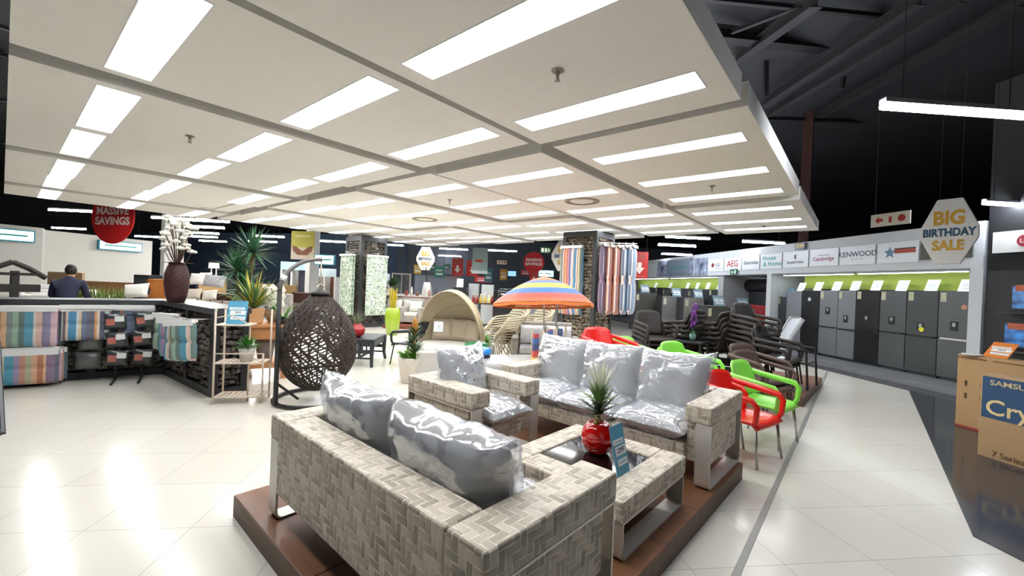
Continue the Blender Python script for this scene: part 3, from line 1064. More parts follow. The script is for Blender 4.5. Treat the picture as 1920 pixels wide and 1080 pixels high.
for k, z, w, h, m, n, lab in ((1.36, .80, .58, .52, 0, .34, 'pink and teal striped chair pad, outermost of the upper left bundle on the counter'),
                              (1.34, .80, .58, .52, 3, .23, 'striped chair pad behind the outermost one in the upper left bundle'),
                              (1.32, .80, .58, .52, 2, .12, 'striped chair pad against the stones in the upper left bundle'),
                              (1.34, .27, .60, .44, 3, .34, 'sand and purple striped chair pad, outermost of the low bundle near the floor'),
                              (1.32, .27, .60, .44, 0, .23, 'striped chair pad behind the outermost one in the low bundle'),
                              (1.30, .27, .60, .44, 2, .12, 'striped chair pad against the stones in the low bundle'),
                              (.80, .83, .50, .46, 1, .28, 'blue and orange striped chair pad in the middle of the left counter'),
                              (.78, .83, .50, .46, 2, .17, 'striped chair pad behind the blue and orange one'),
                              (.36, .85, .50, .42, 2, .22, 'dusk blue striped chair pad hanging tilted right of the blue and orange one'),
                              (.35, .85, .50, .42, 1, .11, 'striped chair pad behind the tilted dusk blue one'),
                              (1.92, .80, .58, .50, 1, .26, 'striped chair pad cut by the left picture edge')):
    pad('chair_pad', lab, la(k, z, n), w, h, .095, -14 + (-4 if k > 1.0 else 3), STR[m], G1, False, 3 if k < .6 else 0)
for k, z, lab in ((1.34, 1.05, 'white wire pad hanger above the upper left bundle'), (.79, 1.06, 'white wire pad hanger above the middle bundle'), (.36, 1.06, 'white wire pad hanger above the tilted bundle'), (1.32, .5, 'white wire pad hanger above the low bundle')):
    o = T('pad_hanger', lab, 'hanger', la(k, z, .04), -14, 'white hangers on the stone counter')
    M().tube([(-.26, -.02, .0), (.26, -.02, 0), (.26, -.30, .02), (-.26, -.30, .02)], .011, 6, True).build('wire_frame', WHITE, o, smooth='all')
    M().box(-.27, .27, -.31, -.30, -.02, .035).build('label_strip', WHITE, o)
# pads hung edge on from the aisle run
for i, (y, z, m, r_) in enumerate(((7.40, .76, 3, 3), (7.08, .72, 2, -2), (6.78, .70, 0, 2), (6.50, .74, 3, -3))):
    pad('chair_pad', ('white banded chair pad farthest back on the aisle face of the stone counter', 'white banded chair pad second from the back on the aisle face', 'white banded chair pad third from the back on the aisle face', 'white banded chair pad nearest the counter end on the aisle face')[i],
        (1.47, y, z), .32, .50, .13, -52, STR[(m + 1) % 4], 'chair pads on the aisle face', False, r_)
o = T('pad_hanger', 'thin steel rod across the stone counter corner above the pads', 'hanger', (1.52, 7.06, 1.0), 93)
M().tube([(-.55, -.0, 0), (.55, .0, .0)], .008, 6).cyl((-.5, 0, 0), (-.5, -.26, 0), .008).cyl((.5, 0, 0), (.5, -.26, 0), .008).build('rod', STEEL, o)

# spinner rack with bagged covers
p = (1.210, 8.185, 0.000)
t = T('display_rack', 'black wire rack of bagged furniture covers in the corner of the stone counter', 'display rack', p, -14)
m = M()
for x in (-.14, .14):
    m.tube([(x, -.34, .02), (x, .3, .02)], .016, 8).cyl((x, .0, .02), (x, .0, 1.0), .014, n=8)
m.tube([(-.14, 0, .06), (.14, 0, .06)], .012, 8)
for z in (.42, .68, .95):
    m.tube([(-.2, 0, z), (.2, 0, z)], .008, 6)
m.build('stand', BLACKSTEEL, t, smooth='all')
t2 = t
COVER = mat('#3d4444', .3, 0, .4, .2, 12)
for i, (x, z, lab) in enumerate(((-.15, .86, 'top left'), (.17, .88, 'top right'), (-.13, .60, 'middle left'), (.15, .61, 'middle right'), (-.12, .34, 'bottom left'), (.16, .34, 'bottom right'))):
    a = rad(-14)
    q = (p[0] + x * math.cos(a) + .06 * math.sin(a), p[1] + x * math.sin(a) - .06 * math.cos(a), z)
    o = T('bagged_cover', 'bagged dark cover with a white label, ' + lab + ' on the black rack', 'bagged cover', q, rot=eul(-14, 0, R.uniform(-8, 8)), group='bagged covers on the black rack')
    M().pillow(.24, .23, .10, 10, pinch=.04).build('folded_cover', COVER, o, smooth='all', noise=.012, nscale=14)
    M().box(.0, .10, -.058, -.054, .0, .075).build('white_label', WHITE, o)
    M().box(-.09, .0, -.057, -.053, -.05, .04).build('picture_label', mat('#b96d62', .4, var=.4, vs=40), o)
for i, (x, z) in enumerate(((-.42, .56), (-.44, .30))):
    a = rad(-14)
    q = (p[0] + x * math.cos(a) - .1 * math.sin(a), p[1] + x * math.sin(a) + .1 * math.cos(a), z)
    o = T('bagged_cover', ('plain grey bagged cover left of the black rack, upper one', 'plain grey bagged cover left of the black rack, lower one')[i], 'bagged cover', q, -14, 'bagged covers on the black rack')
    M().pillow(.27, .26, .16, 10, pinch=.04).build('folded_cover', mat('#5a5c5c', .35, 0, .3, .15, 9), o, smooth='all', noise=.015, nscale=10)
    M().tube([(0, 0, .13), (0, .25, .16)], .006, 6).build('peg', BLACKSTEEL, o)

# vase of white blossom on the counter corner
p = (1.653, 7.789, 1.150)
t = T('woven_vase', 'tall dark red woven vase with white magnolia sprays on the stone counter', 'vase', p, 0)
VZ = m_wicker('dark_red_rattan', '#24080b', '#310c0f', '#3c1113', '#4a1c19', .02)
M().lathe([(.10, 0), (.13, .1), (.155, .28), (.15, .42), (.12, .52), (.10, .56), (.11, .58)], 24).build('vase_body', VZ, t, smooth='all')
m = M()
tips = []
for i in range(26):
    az = i * 2.4
    k = R.uniform(.05, .22)
    z = .58 + .02 + .019 * i
    tip = (k * math.cos(az), k * math.sin(az), z + .15)
    m.tube([(.02 * math.cos(az), .02 * math.sin(az), .55), (tip[0] * .6, tip[1] * .6, z), tip], .006, 5)
    tips.append(tip)
m.build('twigs', mat('#4a3226', .7), t)
m = M()
for tip in tips:
    for j in range(6):
        az = j * 1.05
        m.ball((tip[0] + .034 * math.cos(az), tip[1] + .034 * math.sin(az), tip[2] + .012), (.036, .036, .024), 6, .2)
    m.ball((tip[0], tip[1], tip[2] + .02), .032, 6)
m.build('white_blossom', mat('#e9e6da', .6, var=.08), t, smooth='all')
m = M()
for i in range(12):
    az = i * .55
    blade(m, (.05 * math.cos(az), .05 * math.sin(az), .57), (math.cos(az), math.sin(az), .25), .17, .07, .5, 4)
m.build('brown_ribbon_leaves', mat('#5d3527', .5, var=.3), t)

# dark gabled frame standing behind the counter at the far left
p = (0.128, 11.784, 1.113)
t = T('garden_swing_frame', 'dark wooden frame with a gabled top behind the counter at the left picture edge', 'garden frame', (p[0], p[1], 0), 10)
DW = mat('#1f1b17', .6, var=.2)
def pxz(v): return v
m = M()
for s in (-1, 1):
    m.tube([(0, 0, 1.66), (s * .2, 0, 1.55), (s * .42, 0, 1.38)], .05, 6, flat=.7)
m.build('gable_top', DW, t)
M().box(-.34, .34, -.05, .05, 1.42, 1.47).box(-.4, .34, -.06, .06, 1.12, 1.26).box(-.02, .08, -.05, .05, 0, 1.5).box(-.3, -.24, -.05, .05, 0, 1.45).build('crossbars', DW, t)
M().box(-.5, .5, -.25, .25, 0, .08).build('foot', DW, t)

# ---------------------------------------------------------------- hanging egg chair
b = (2.158, 5.439, 0.000)
ec = (2.675, 5.471, 0.764)
t = T('egg_chair_stand', 'dark steel stand with a curved arm holding the woven egg chair', 'chair stand', (b[0], b[1], 0), 0)
dx, dy = ec[0] - b[0], ec[1] - b[1]
dl = math.hypot(dx, dy)
ux, uy = dx / dl, dy / dl
POLE = mat('#2b2a2b', .5, .2)
pts = [(0, 0, .03), (0, 0, .8), (0, 0, 1.42)]
for k in range(1, 11):
    a = rad(90 * k / 10)
    pts.append((ux * dl * (1 - math.cos(a)), uy * dl * (1 - math.cos(a)), 1.42 + .42 * math.sin(a)))
M().tube(pts[:3], .028, 10).build('post', POLE, t, smooth='all')
M().tube(pts[2:], .026, 10).build('curved_arm', mat('#6b6866', .45, .3), t, smooth='all')
M().tube([pts[4], pts[5]], .034, 10).build('white_tag', WHITE, t, smooth='all')
ring = [(ux * dl + .5 * math.cos(2 * math.pi * k / 28), uy * dl + .5 * math.sin(2 * math.pi * k / 28), .03) for k in range(28)]
M().tube(ring, .026, 8, True).tube([(0, 0, .3), (.55 * ux * .5, .55 * uy * .5, .05)], .016, 8).build('base_ring', POLE, t, smooth='all')
t = T('egg_chair', 'dark brown woven hanging egg chair seen from behind', 'hanging chair', (ec[0], ec[1], 0), 0)
BR = mat('#33271f', .6, 0, 0, .35, 20)
zt, zb = 1.40, .13
zc, hz, wr = .62, .78, .475
def egg(az, z):
    k = (z - zb) / (zt - zb)
    r = wr * math.sin(math.pi * min(1, max(0, k)) ** .82) ** .62 if 0 < k < 1 else 0.03
    r = max(.05, r)
    return (r * math.cos(az), r * math.sin(az), z)
fa = math.atan2(-ec[1], -ec[0] )            # towards the camera
m = M()
def inside(az, z):
    d = (az - fa + math.pi) % (2 * math.pi) - math.pi
    return abs(d) < rad(128) or z < .42 or z > 1.28
n = 30
for i in range(n):
    az = fa + 2 * math.pi * i / n
    run = []
    for k in range(25):
        z = zb + (zt - zb) * k / 24
        if inside(az, z):
            run.append(egg(az + .02 * math.sin(k * 1.7 + i), z))
        else:
            if len(run) > 1: m.tube(run, .011, 5)
            run = []
    if len(run) > 1: m.tube(run, .011, 5)
for j in range(46):
    z0 = zb + .03 + (zt - zb - .05) * j / 46
    run = []
    for k in range(61):
        az = fa + rad(-128 + 256 * k / 60)
        run.append(egg(az, z0 + .016 * math.sin(k * 1.57 + j * 1.57) + .010 * math.sin(k * .4 + j)))
    m.tube(run, .0105, 4)
for j in range(170):
    az0 = fa + R.uniform(-2.2, 2.2)
    z0 = R.uniform(.62, 1.2)
    sl = R.choice((-1, 1)) * R.uniform(.25, .6)
    run = [egg(az0 + .06 * k, min(zt - .04, max(zb + .1, z0 + sl * .07 * k))) for k in range(11)]
    m.tube(run, .0105, 4)
m.build('woven_shell', BR, t, smooth='all')
rim = []
for k in range(24):
    z = zb + .25 + (zt - .12 - zb - .25) * k / 23
    rim.append(egg(fa + rad(128), z))
for k in range(24):
    z = zt - .12 - (zt - .12 - zb - .25) * k / 23
    rim.append(egg(fa - rad(128), z))
M().tube(rim, .018, 6, True).build('rim', BR, t, smooth='all')
M().lathe([(.13, 0), (.12, .03), (.05, .055), (.02, .07)], 20, (0, 0, zt - .02)).build('top_cap', POLE, t, smooth='all')
M().tube([(.0, 0, zt + .04), (.05, 0, zt + .08), (0, 0, zt + .12), (-.05, 0, zt + .08)], .012, 8, True).cyl((0, 0, zt + .1), (0, 0, 1.83), .008, n=6).build('hanging_ring', mat('#bdb6a4', .4, .5), t, smooth='all')

# ---------------------------------------------------------------- white plant stand and what stands on it
p = (1.967, 5.991, 0.000)
IV = mat('#d9c9b8', .55, var=.06)
t = T('plant_stand', 'cream wire plant stand with three stepped shelves beside the stone counter', 'plant stand', (p[0], p[1], 0), -37)
m = M()
pos = [(-.27, -.12), (.27, -.12), (-.27, .16), (.27, .16)]
for x, y in pos:
    top = .62 if y < 0 and x > 0 else 1.16
    m.cyl((x, y, 0), (x, y, top), .012, n=6)
m.cyl((.07, .0, 0), (.07, .0, 1.0), .01, n=6)
for z in (1.16,):
    m.ball((-.27, -.12, z), .02, 6).ball((-.27, .16, z), .02, 6)
m.build('uprights', IV, t, smooth='all')
def shelf(z, x0, x1, y0, y1):
    m = M()
    m.tube([(x0, y0, z), (x1, y0, z), (x1, y1, z), (x0, y1, z)], .010, 6, True)
    for k in range(9):
        x = x0 + (x1 - x0) * (k + .5) / 9
        m.box(x - .02, x + .02, y0, y1, z - .003, z + .003)
    m.build('shelf', IV, t)
shelf(.97, -.27, .09, -.12, .16)
shelf(.50, -.27, .27, -.12, .16)
shelf(.08, -.27, .27, -.12, .16)
M().tube([(-.27, -.12, 1.06), (-.08, -.16, 1.10), (.09, -.12, .99)], .008, 6).build('curved_rail', IV, t, smooth='all')
M().tube([(-.27, -.12, .62), (.27, -.12, .62)], .008, 6).build('straight_rail', IV, t, smooth='all')
def on(tt, x, y, z):
    a = tt.rotation_euler.z
    return (tt.location.x + x * math.cos(a) - y * math.sin(a), tt.location.y + x * math.sin(a) + y * math.cos(a), z)
price_card('blue price card on the top shelf of the cream plant stand', on(t, -.19, -.04, .976), on(t, .03, -.04, .976), .3, 16, None, ('999',))
q = on(t, .04, .02, .504)
o = T('pot_plant', 'bushy green plant in a white pot on the middle shelf of the cream stand', 'pot plant', q)
M().lathe([(.07, 0), (.09, .12), (.105, .17), (.095, .17), (.085, .15)], 20).build('pot', OFFWHITE, o, smooth='all')
m = M()
for i in range(110):
    az, el = R.uniform(0, 6.28), rad(R.uniform(5, 85))
    d = (math.cos(az) * math.cos(el), math.sin(az) * math.cos(el), math.sin(el))
    blade(m, (d[0] * .05, d[1] * .05, .16 + d[2] * .06), d, R.uniform(.08, .14), .03, .5, 3)
m.build('foliage', mat('#4f9138', .5, var=.35, vs=30), o)

# ---------------------------------------------------------------- pine table and the plants on it
PINE = m_wood('orange_pine', '#a96d3f', '#d19a66', .9, 0, .5, .1)
p0 = (2.558, 7.050, 0.000)
t = T('pine_table', 'orange pine table with a low shelf behind the cream plant stand', 'table', (p0[0], p0[1], 0), -20)
M().box(-.30, .42, -.05, .68, .80, .85).build('table_top', PINE, t, bevel=.006)
M().box(-.27, .38, -.01, .62, .62, .80).build('apron', PINE, t)
for x in (-.27, .28):
    for y in (-.01, .52):
        M().box(x, x + .12, y, y + .13, 0, .62).build('leg', PINE, t)
M().box(-.27, .38, 0, .62, .17, .24).build('low_shelf', PINE, t)
q = on(t, .06, .30, .242)
o = T('grey_planter', 'grey tapered planter on the low shelf of the pine table', 'planter', q)
M().lathe([(.10, 0), (.13, .2), (.165, .36), (.15, .36), (.13, .3)], 24).build('pot', mat('#8d8a85', .7, var=.1), o, smooth='all')
TERRA = mat('#d8a877', .7, var=.08)
q = on(t, -.12, .20, .852)
o = T('planter_box', 'square tan planter with long green and yellow spiky leaves on the pine table', 'planter', q, -20)
M().add([(-.13, -.11, 0), (.13, -.11, 0), (.13, .11, 0), (-.13, .11, 0), (-.16, -.13, .23), (.16, -.13, .23), (.16, .13, .23), (-.16, .13, .23)], [(3, 2, 1, 0), (4, 5, 6, 7), (0, 1, 5, 4), (1, 2, 6, 5), (2, 3, 7, 6), (3, 0, 4, 7)]).build('planter', TERRA, o, bevel=.012)
m = M()
rosette(m, (0, 0, .22), 46, .55, .045, 22, 82, .35)
m.build('green_leaves', mat('#4c7440', .5, var=.35), o)
m = M()
rosette(m, (0, 0, .22), 24, .62, .03, 30, 78, .2)
m.build('yellow_leaves', mat('#c3b23c', .5, var=.25), o)
q = on(t, .16, .42, .852)
o = T('orchid_plant', 'white orchid spray in a stone pot on the pine table behind the spiky leaves', 'pot plant', q)
M().lathe([(.08, 0), (.13, .12), (.14, .2), (.12, .2)], 18).build('pot', mat('#b7a48c', .8, var=.15), o, smooth='all')
m = M()
fl = []
for i in range(5):
    az = i * 1.3
    pts = [(0, 0, .18), (.03 * math.cos(az), .03 * math.sin(az), .38), (.10 * math.cos(az), .10 * math.sin(az), .55)]
    m.tube(pts, .006, 5)
    for k in range(7):
        fl.append((.10 * math.cos(az) + R.uniform(-.06, .06), .10 * math.sin(az) + R.uniform(-.06, .06), .55 - .045 * k + R.uniform(-.02, .02)))
m.build('flower_stems', LEAF, o)
m = M()
for c in fl:
    for j in range(5):
        a = j * 1.256
        m.ball((c[0] + .024 * math.cos(a), c[1], c[2] + .024 * math.sin(a)), (.024, .012, .024), 6)
tag(m.build('white_flowers', mat('#e6e2d4', .6, var=.05), o, smooth='all'), kind='stuff')
m = M()
rosette(m, (0, 0, .19), 9, .3, .08, 5, 55, .6)
m.build('broad_leaves', mat('#5a8a4c', .45, var=.5, vs=40), o)
q = on(t, .30, .08, .852)
o = T('aloe_plant', 'striped green succulent in a low dark bowl at the right end of the pine table', 'pot plant', q)
M().lathe([(.08, 0), (.13, .05), (.135, .08), (.12, .08)], 18).build('bowl', BLACKPL, o, smooth='all')
m = M()
rosette(m, (0, 0, .07), 12, .34, .07, 5, 60, .25)
m.build('thick_leaves', mat('#7f9f63', .45, var=.45, vs=25), o)
# yucca with three heads in a floor pot behind the table
q = (2.722, 8.320, 0.431)
o = T('yucca_tree', 'tall artificial yucca with three spiky heads behind the stone counter end', 'plant', (q[0], q[1], 0))
M().lathe([(.14, 0), (.18, .28), (.19, .34), (.16, .34)], 20).build('pot', BLACKPL, o, smooth='all')
lat = Vector((math.sin(yaw + rad(90) - rad(30)), math.cos(yaw + rad(90) - rad(30)), 0))
heads = [(.10, 2.0), (-.12, 1.66), (-.02, 1.34)]
m = M()
for dx_, z in heads:
    m.tube([(0, 0, .3), tuple(lat * dx_ * .6 + Vector((0, 0, z * .6))), tuple(lat * dx_ + Vector((0, 0, z)))], .035, 8)
m.build('trunk', mat('#7a5a35', .8, var=.3, vs=20), o, smooth='all')
for dx_, z in heads:
    m = M()
    rosette(m, tuple(lat * dx_ + Vector((0, 0, z))), 80, .50, .045, -30, 85, .25)
    m.build('leaf_head', mat('#3d6b48', .45, var=.4, vs=14), o)

# ---------------------------------------------------------------- black side table, red pot, lime vase, black chair, croton
a0 = (4.045, 6.894, 0.000); a1 = (4.357, 6.830, -0.000); a2 = (5.022, 7.423, 0.000)
t = T('plastic_table', 'black moulded plastic coffee table with splayed legs on the white aisle', 'table', (a1[0], a1[1], 0), math.degrees(math.atan2(a2[1] - a1[1], a2[0] - a1[0])))
L = .92; Dp = .55
M().sheet(lambda u, v: (L * u, Dp * v, .51 + .0 * u), 2, 2, .03).build('table_top', DARKPL, t, bevel=.008)
for x in (.03, L - .03):
    for y in (.03, Dp - .03):
        sx = -1 if x < L / 2 else 1
        sy = -1 if y < Dp / 2 else 1
        M().tube([(x, y, .49), (x, y, .3), (x + sx * .0, y, .15), (x + sx * .05, y + sy * .02, 0)], [.045, .042, .034, .03], 6).build('leg', DARKPL, t)
m = M()
m.prism([(0, .36), (L, .36), (L, .49), (0, .49)], .02, .04).prism([(0, .36), (L, .36), (L, .49), (0, .49)], Dp - .04, Dp - .02)
for x in (.02, L - .04):
    m.box(x, x + .02, .02, Dp - .02, .24, .30).box(x, x + .02, .02, Dp - .02, .42, .49)
    for k in range(7):
        y = .05 + k * (Dp - .1) / 6
        m.box(x, x + .02, y - .012, y + .012, .3, .42)
m.box(.04, L - .04, Dp / 2 - .02, Dp / 2 + .02, .14, .17).box(.02, .04, .03, Dp - .03, .14, .17).box(L - .04, L - .02, .03, Dp - .03, .14, .17)
m.build('apron', DARKPL, t)
q = on(t, .28, .38, .512)
o = T('red_ball_pot', 'red crackle ball pot with thin grass on the black plastic table', 'plant pot', q)
M().lathe([(.06, 0), (.12, .05), (.14, .12), (.12, .19), (.07, .235), (.075, .25), (.06, .25)], 24).build('pot', mat('#a51512', .25, 0, .5, .3, 25), o, smooth='all')
m = M()
rosette(m, (0, 0, .24), 40, .30, .012, 30, 88, .2)
m.build('grass', mat('#6f7d5a', .6, var=.3), o)
q = (7.389, 10.618, 0.000)
o = T('lime_vase', 'tall lime green vase holding yellow reeds on the white floor', 'vase', q)
LIME = mat('#93ab2c', .25, 0, .4, .03)
M().lathe([(.13, 0), (.16, .05), (.2, .25), (.225, .5), (.215, .72), (.175, .80), (.15, .81), (.14, .76)], 32).build('vase_body', LIME, o, smooth='all')
m = M()
for i in range(26):
    az = i * 2.4
    k = .02 + .05 * (i / 26)
    m.tube([(k * math.cos(az), k * math.sin(az), .6), (k * 1.4 * math.cos(az), k * 1.4 * math.sin(az), 1.0), (k * R.uniform(1.6, 3.2) * math.cos(az), k * R.uniform(1.6, 3) * math.sin(az), R.uniform(1.15, 1.4))], .011, 5)
m.build('yellow_reeds', mat('#b9a52a', .6, var=.25), o)

def arm_chair(name, label, loc, a, m_seat, m_leg, group=None, cat='chair', hb=.84, hs=.43, w=.56, holes=False, thick=.018):
    """moulded monobloc style armchair, front towards -y"""
    t = T(name, label, cat, loc, a, group)
    hw_ = w / 2
    def back(u, v):
        x = (u - .5) * (w - .06) * (1 - .14 * v ** 3)
        z = hs + .02 + (hb - hs - .02) * v * (1 - .10 * (2 * u - 1) ** 4 * v)
        y = .20 + .13 * v - .05 * (2 * u - 1) ** 2
        return (x, y, z)
    if not holes:
        M().sheet(back, 10, 8, thick).build('backrest', m_seat, t, smooth='all')
    else:
        mm = M()
        for i in range(8):
            u0 = i / 8
            mm.sheet(lambda u, v: back(u0 + u * .07, v), 1, 8, thick)
        for v0 in (0, .3, .6, .88):
            mm.sheet(lambda u, v: back(u, v0 + v * .12), 10, 1, thick)
        mm.build('backrest', m_seat, t, smooth='all')
    def seat(u, v):
        x = (u - .5) * (w - .04)
        y = -.25 + .47 * v
        z = hs - .03 * (1 - (2 * u - 1) ** 2) * math.sin(math.pi * min(1, v * 1.1)) - .05 * max(0, .12 - v) / .12
        return (x, y, z)
    M().sheet(seat, 10, 10, .03).build('seat', m_seat, t, smooth='all')
    for s in (-1, 1):
        x = s * (hw_ + .0)
        M().tube([(x * .93, .27, hs + .26), (x, .20, hs + .245), (x, .02, hs + .225), (x, -.19, hs + .20), (x * .99, -.235, hs + .15), (x * .97, -.225, hs + .02), (x * .9, -.2, hs - .03)], [.028, .03, .03, .03, .028, .026, .024], 8, flat=.75).build('armrest', m_seat, t, smooth='all')
        M().cyl((s * (hw_ - .06), -.2, hs - .02), (s * (hw_ - .02), -.25, 0), .014, .012, 8).build('leg', m_leg, t, smooth='all')
        M().cyl((s * (hw_ - .07), .2, hs - .02), (s * (hw_ - .03), .27, 0), .014, .012, 8).build('leg', m_leg, t, smooth='all')
    return t
q = (5.086, 6.709, 0.230)
arm_chair('garden_chair', 'black moulded garden chair with a perforated back standing behind the croton planter', (q[0], q[1], 0), 195, DARKPL, DARKPL, None, holes=True)
q = (4.230, 5.468, 0.219)
o = T('croton_planter', 'round white planter with green and orange croton foliage by the armchair', 'plant pot', (q[0], q[1], 0))
M().lathe([(.17, 0), (.21, .12), (.24, .34), (.25, .40), (.23, .41), (.2, .38)], 28).build('pot', mat('#ddd3c4', .6, var=.05), o, smooth='all')
m = M()
for i in range(120):
    az = R.uniform(0, 6.28); rr_ = R.uniform(.05, .2)
    blade(m, (rr_ * math.cos(az), rr_ * math.sin(az), .40), (math.cos(az), math.sin(az), R.uniform(.3, 1.4)), R.uniform(.09, .17), .08, .6, 3)
m.build('low_green_leaves', mat('#5d8f2f', .5, var=.5, vs=20), o)
m = M()
for i in range(90):
    az = R.uniform(0, 6.28); zz = R.uniform(.45, .85)
    blade(m, (.03 * math.cos(az), .03 * math.sin(az), zz), (math.cos(az), math.sin(az), .7), R.uniform(.2, .34) * (1.25 - zz), .05, .3, 3)
m.build('dark_upright_leaves', mat('#3f5c38', .5, var=.4), o)
M().ball((0, 0, .90), (.05, .05, .13), 10, .1).cyl((0, 0, .4), (0, 0, .85), .01).build('orange_spike', mat('#a8742c', .6, var=.35, vs=40), o, smooth='all')

# ---------------------------------------------------------------- stone clad pillars
def pillar(x, y, w, h, label, stone):
    t = T('stone_pillar', label, 'pillar', (x, y, 0), 0)
    m = M()
    fr = .11
    for sx in (0, w - fr):
        for sy in (0, w - fr):
            m.box(sx, sx + fr, sy, sy + fr, 0, h)
    m.box(fr, w - fr, 0, w, h - .16, h).box(0, fr, fr, w - fr, h - .16, h).box(w - fr, w, fr, w - fr, h - .16, h).box(fr, w - fr, 0, w, 0, .12).box(0, fr, fr, w - fr, 0, .12)
    m.build('steel_frame', mat('#3a3b3d', .5, var=.15), t)
    m = M()
    rocks(m, fr, w - fr, .03, .12, h - .16, .085)
    m.at(Matrix(((0, 1, 0, 0), (1, 0, 0, 0), (0, 0, 1, 0), (0, 0, 0, 1))))
    rocks(m, fr, w - fr, .03, .12, h - .16, .085)
    m.at()
    m.box(.1, w - .1, .1, w - .1, .12, h - .16)
    tag(m.build('stone_fill', stone, t), kind='stuff')
    return t
pil1 = pillar(9.48, 5.13, 1.0, 3.08, 'tall square pillar of caged stones hung with striped cushions in the middle of the shop', STONE2)
pil2 = pillar(7.55, 12.75, 1.0, 3.05, 'square stone pillar hung with leaf print cushions left of the lime vase', STONE)
def lounger_pad(name, label, loc, w, h, th, a, m, group, tuft=2, lean=0):
    return pad(name, label, loc, w, h, th, a, m, group, True, 0, tuft, True, 'cushion', lean)
PSTR = m_stripes('striped_lounger_cloth', [('#c9a7b2', 1), ('#e8ded2', 1), ('#d8a08b', 1), ('#3f7fa3', 2), ('#2f6a8c', 1), ('#e6dccf', 1), ('#a3543f', 1), ('#d9cfae', 1), ('#8b9a72', 1), ('#4a5256', 2), ('#e0d3c2', 1), ('#c06a47', 2), ('#e3a878', 1), ('#b35f45', 2), ('#c7829a', 1), ('#7d5c86', 1), ('#3c5c86', 1)], .56)
PS2 = m_stripes('rust_striped_lounger_cloth', [('#c58068', 3), ('#e6d6c8', 1), ('#b96a4e', 2), ('#d99a76', 2), ('#8a6a84', 1), ('#e2cdbb', 1)], .34)
PS3 = m_stripes('sky_striped_lounger_cloth', [('#a9bfd6', 3), ('#e6e4e0', 1), ('#cf9c88', 1), ('#6f97bd', 3), ('#cfd8dd', 1), ('#54617a', 1)], .34)
PS4 = m_stripes('plum_striped_lounger_cloth', [('#8a6a86', 3), ('#6b5a7d', 2), ('#c9a6b4', 1), ('#54506b', 1)], .34)
# left face of the pillar (looks to -x): pads stand at x = 9.4
G2 = 'striped lounger cushions on the tall stone pillar'
lounger_pad('lounger_cushion', 'wide striped lounger cushion on the left pillar face behind the beach umbrella', (9.30, 5.72, 1.80), .62, 1.75, .12, -90, PSTR, G2, 2)
lounger_pad('lounger_cushion', 'striped lounger cushion tucked behind the wide one on the left pillar face', (9.40, 5.78, 1.80), .70, 1.75, .10, -90, STR[1], G2, 2)
for i, (x, y, m_, z, lab) in enumerate(((9.60, 4.97, PS4, 1.86, 'plum striped lounger cushion, leftmost of the bundle on the right face of the pillar'),
                                     (9.71, 4.83, PS2, 1.84, 'rust striped lounger cushion, second from the left on the right face of the pillar'),
                                     (9.82, 4.69, PS2, 1.84, 'rust and cream striped lounger cushion, third from the left on the right pillar face'),
                                     (9.93, 4.55, PS3, 1.85, 'sky blue striped lounger cushion, fourth from the left on the right face of the pillar'),
                                     (10.04, 4.41, PS3, 1.86, 'sky edged lounger cushion, outermost of the bundle on the right face of the pillar'))):
    lounger_pad('lounger_cushion', lab, (x, y, z), .46, 1.72, .14, 8, m_, G2, 2)
m = M().tube([(.10, .05, 2.775), (.62, -.80, 2.775)], .012, 6).tube([(.05, .4, 2.74), (-.22, .4, 2.74)], .012, 6).tube([(.05, .8, 2.74), (-.22, .8, 2.74)], .012, 6)
m.build('hook_rail', STEEL, pil1)
# leaf print pads on the rear pillar
G3 = 'leaf print lounger cushions'
for x, y, a, lab in ((7.30, 13.2, -90, 'leaf print lounger cushion on the left face of the rear stone pillar'), (7.42, 13.25, -90, 'leaf print lounger cushion hung behind the one on the left face of the rear pillar'),
                     (8.0, 12.48, 0, 'leaf print lounger cushion on the right face of the rear stone pillar'), (8.1, 12.62, 0, 'leaf print lounger cushion hung behind the one on the right face of the rear pillar')):
    lounger_pad('lounger_cushion', lab, (x, y, 1.42), .78, 2.0, .11, a, LEAFPRINT, G3, 1)

M().tube([(.05, .45, 2.505), (-.30, .45, 2.505)], .014, 6).tube([(.05, .5, 2.495), (-.2, .5, 2.495)], .014, 6).tube([(.45, .05, 2.505), (.45, -.32, 2.505)], .014, 6).tube([(.55, .05, 2.495), (.55, -.2, 2.495)], .014, 6).build('hook_rail', STEEL, pil2)
# ---------------------------------------------------------------- daybed with canopy
q = (5.335, 5.858, 0.368)
t = T('canopy_daybed', 'round wicker daybed under a beige folding canopy', 'daybed', (q[0], q[1], 0), -68)
BEIGE = mat('#cbbd9f', .85, var=.06, bump=.2, bs=200)
BEIGED = mat('#b5a68a', .85, var=.06)
r = .66
M().lathe([(r * .94, .06), (r, .1), (r, .34), (r * .97, .37)], 40).build('round_base', WICKER, t, smooth=True)
M().lathe([(r * .93, .37), (r * .96, .42), (r * .93, .47), (r * .8, .49), (.01, .49)], 40).build('mattress', OFFWHITE, t, smooth='all')
def canopy(u, v):
    th = math.pi * u
    ph = rad(8 + 96 * v)
    # arches hinged left and right, fanning from back to front
    c, s_ = math.cos(th), math.sin(th)
    rr = r * 1.0
    return (rr * c, -rr * s_ * math.cos(math.pi - ph) * 1.0 , .40 + 1.08 * s_ * math.sin(ph))
k = 5
for i in range(k):
    m = M().sheet(lambda u, v: canopy(u, (i + v) / k), 26, 5, .008)
    m.build('canopy_panel', BEIGE, t, smooth='all')
for i in range(k + 1):
    M().tube([canopy(j / 24, i / k) for j in range(25)], .013, 6).build('canopy_hoop', BEIGED, t, smooth='all')
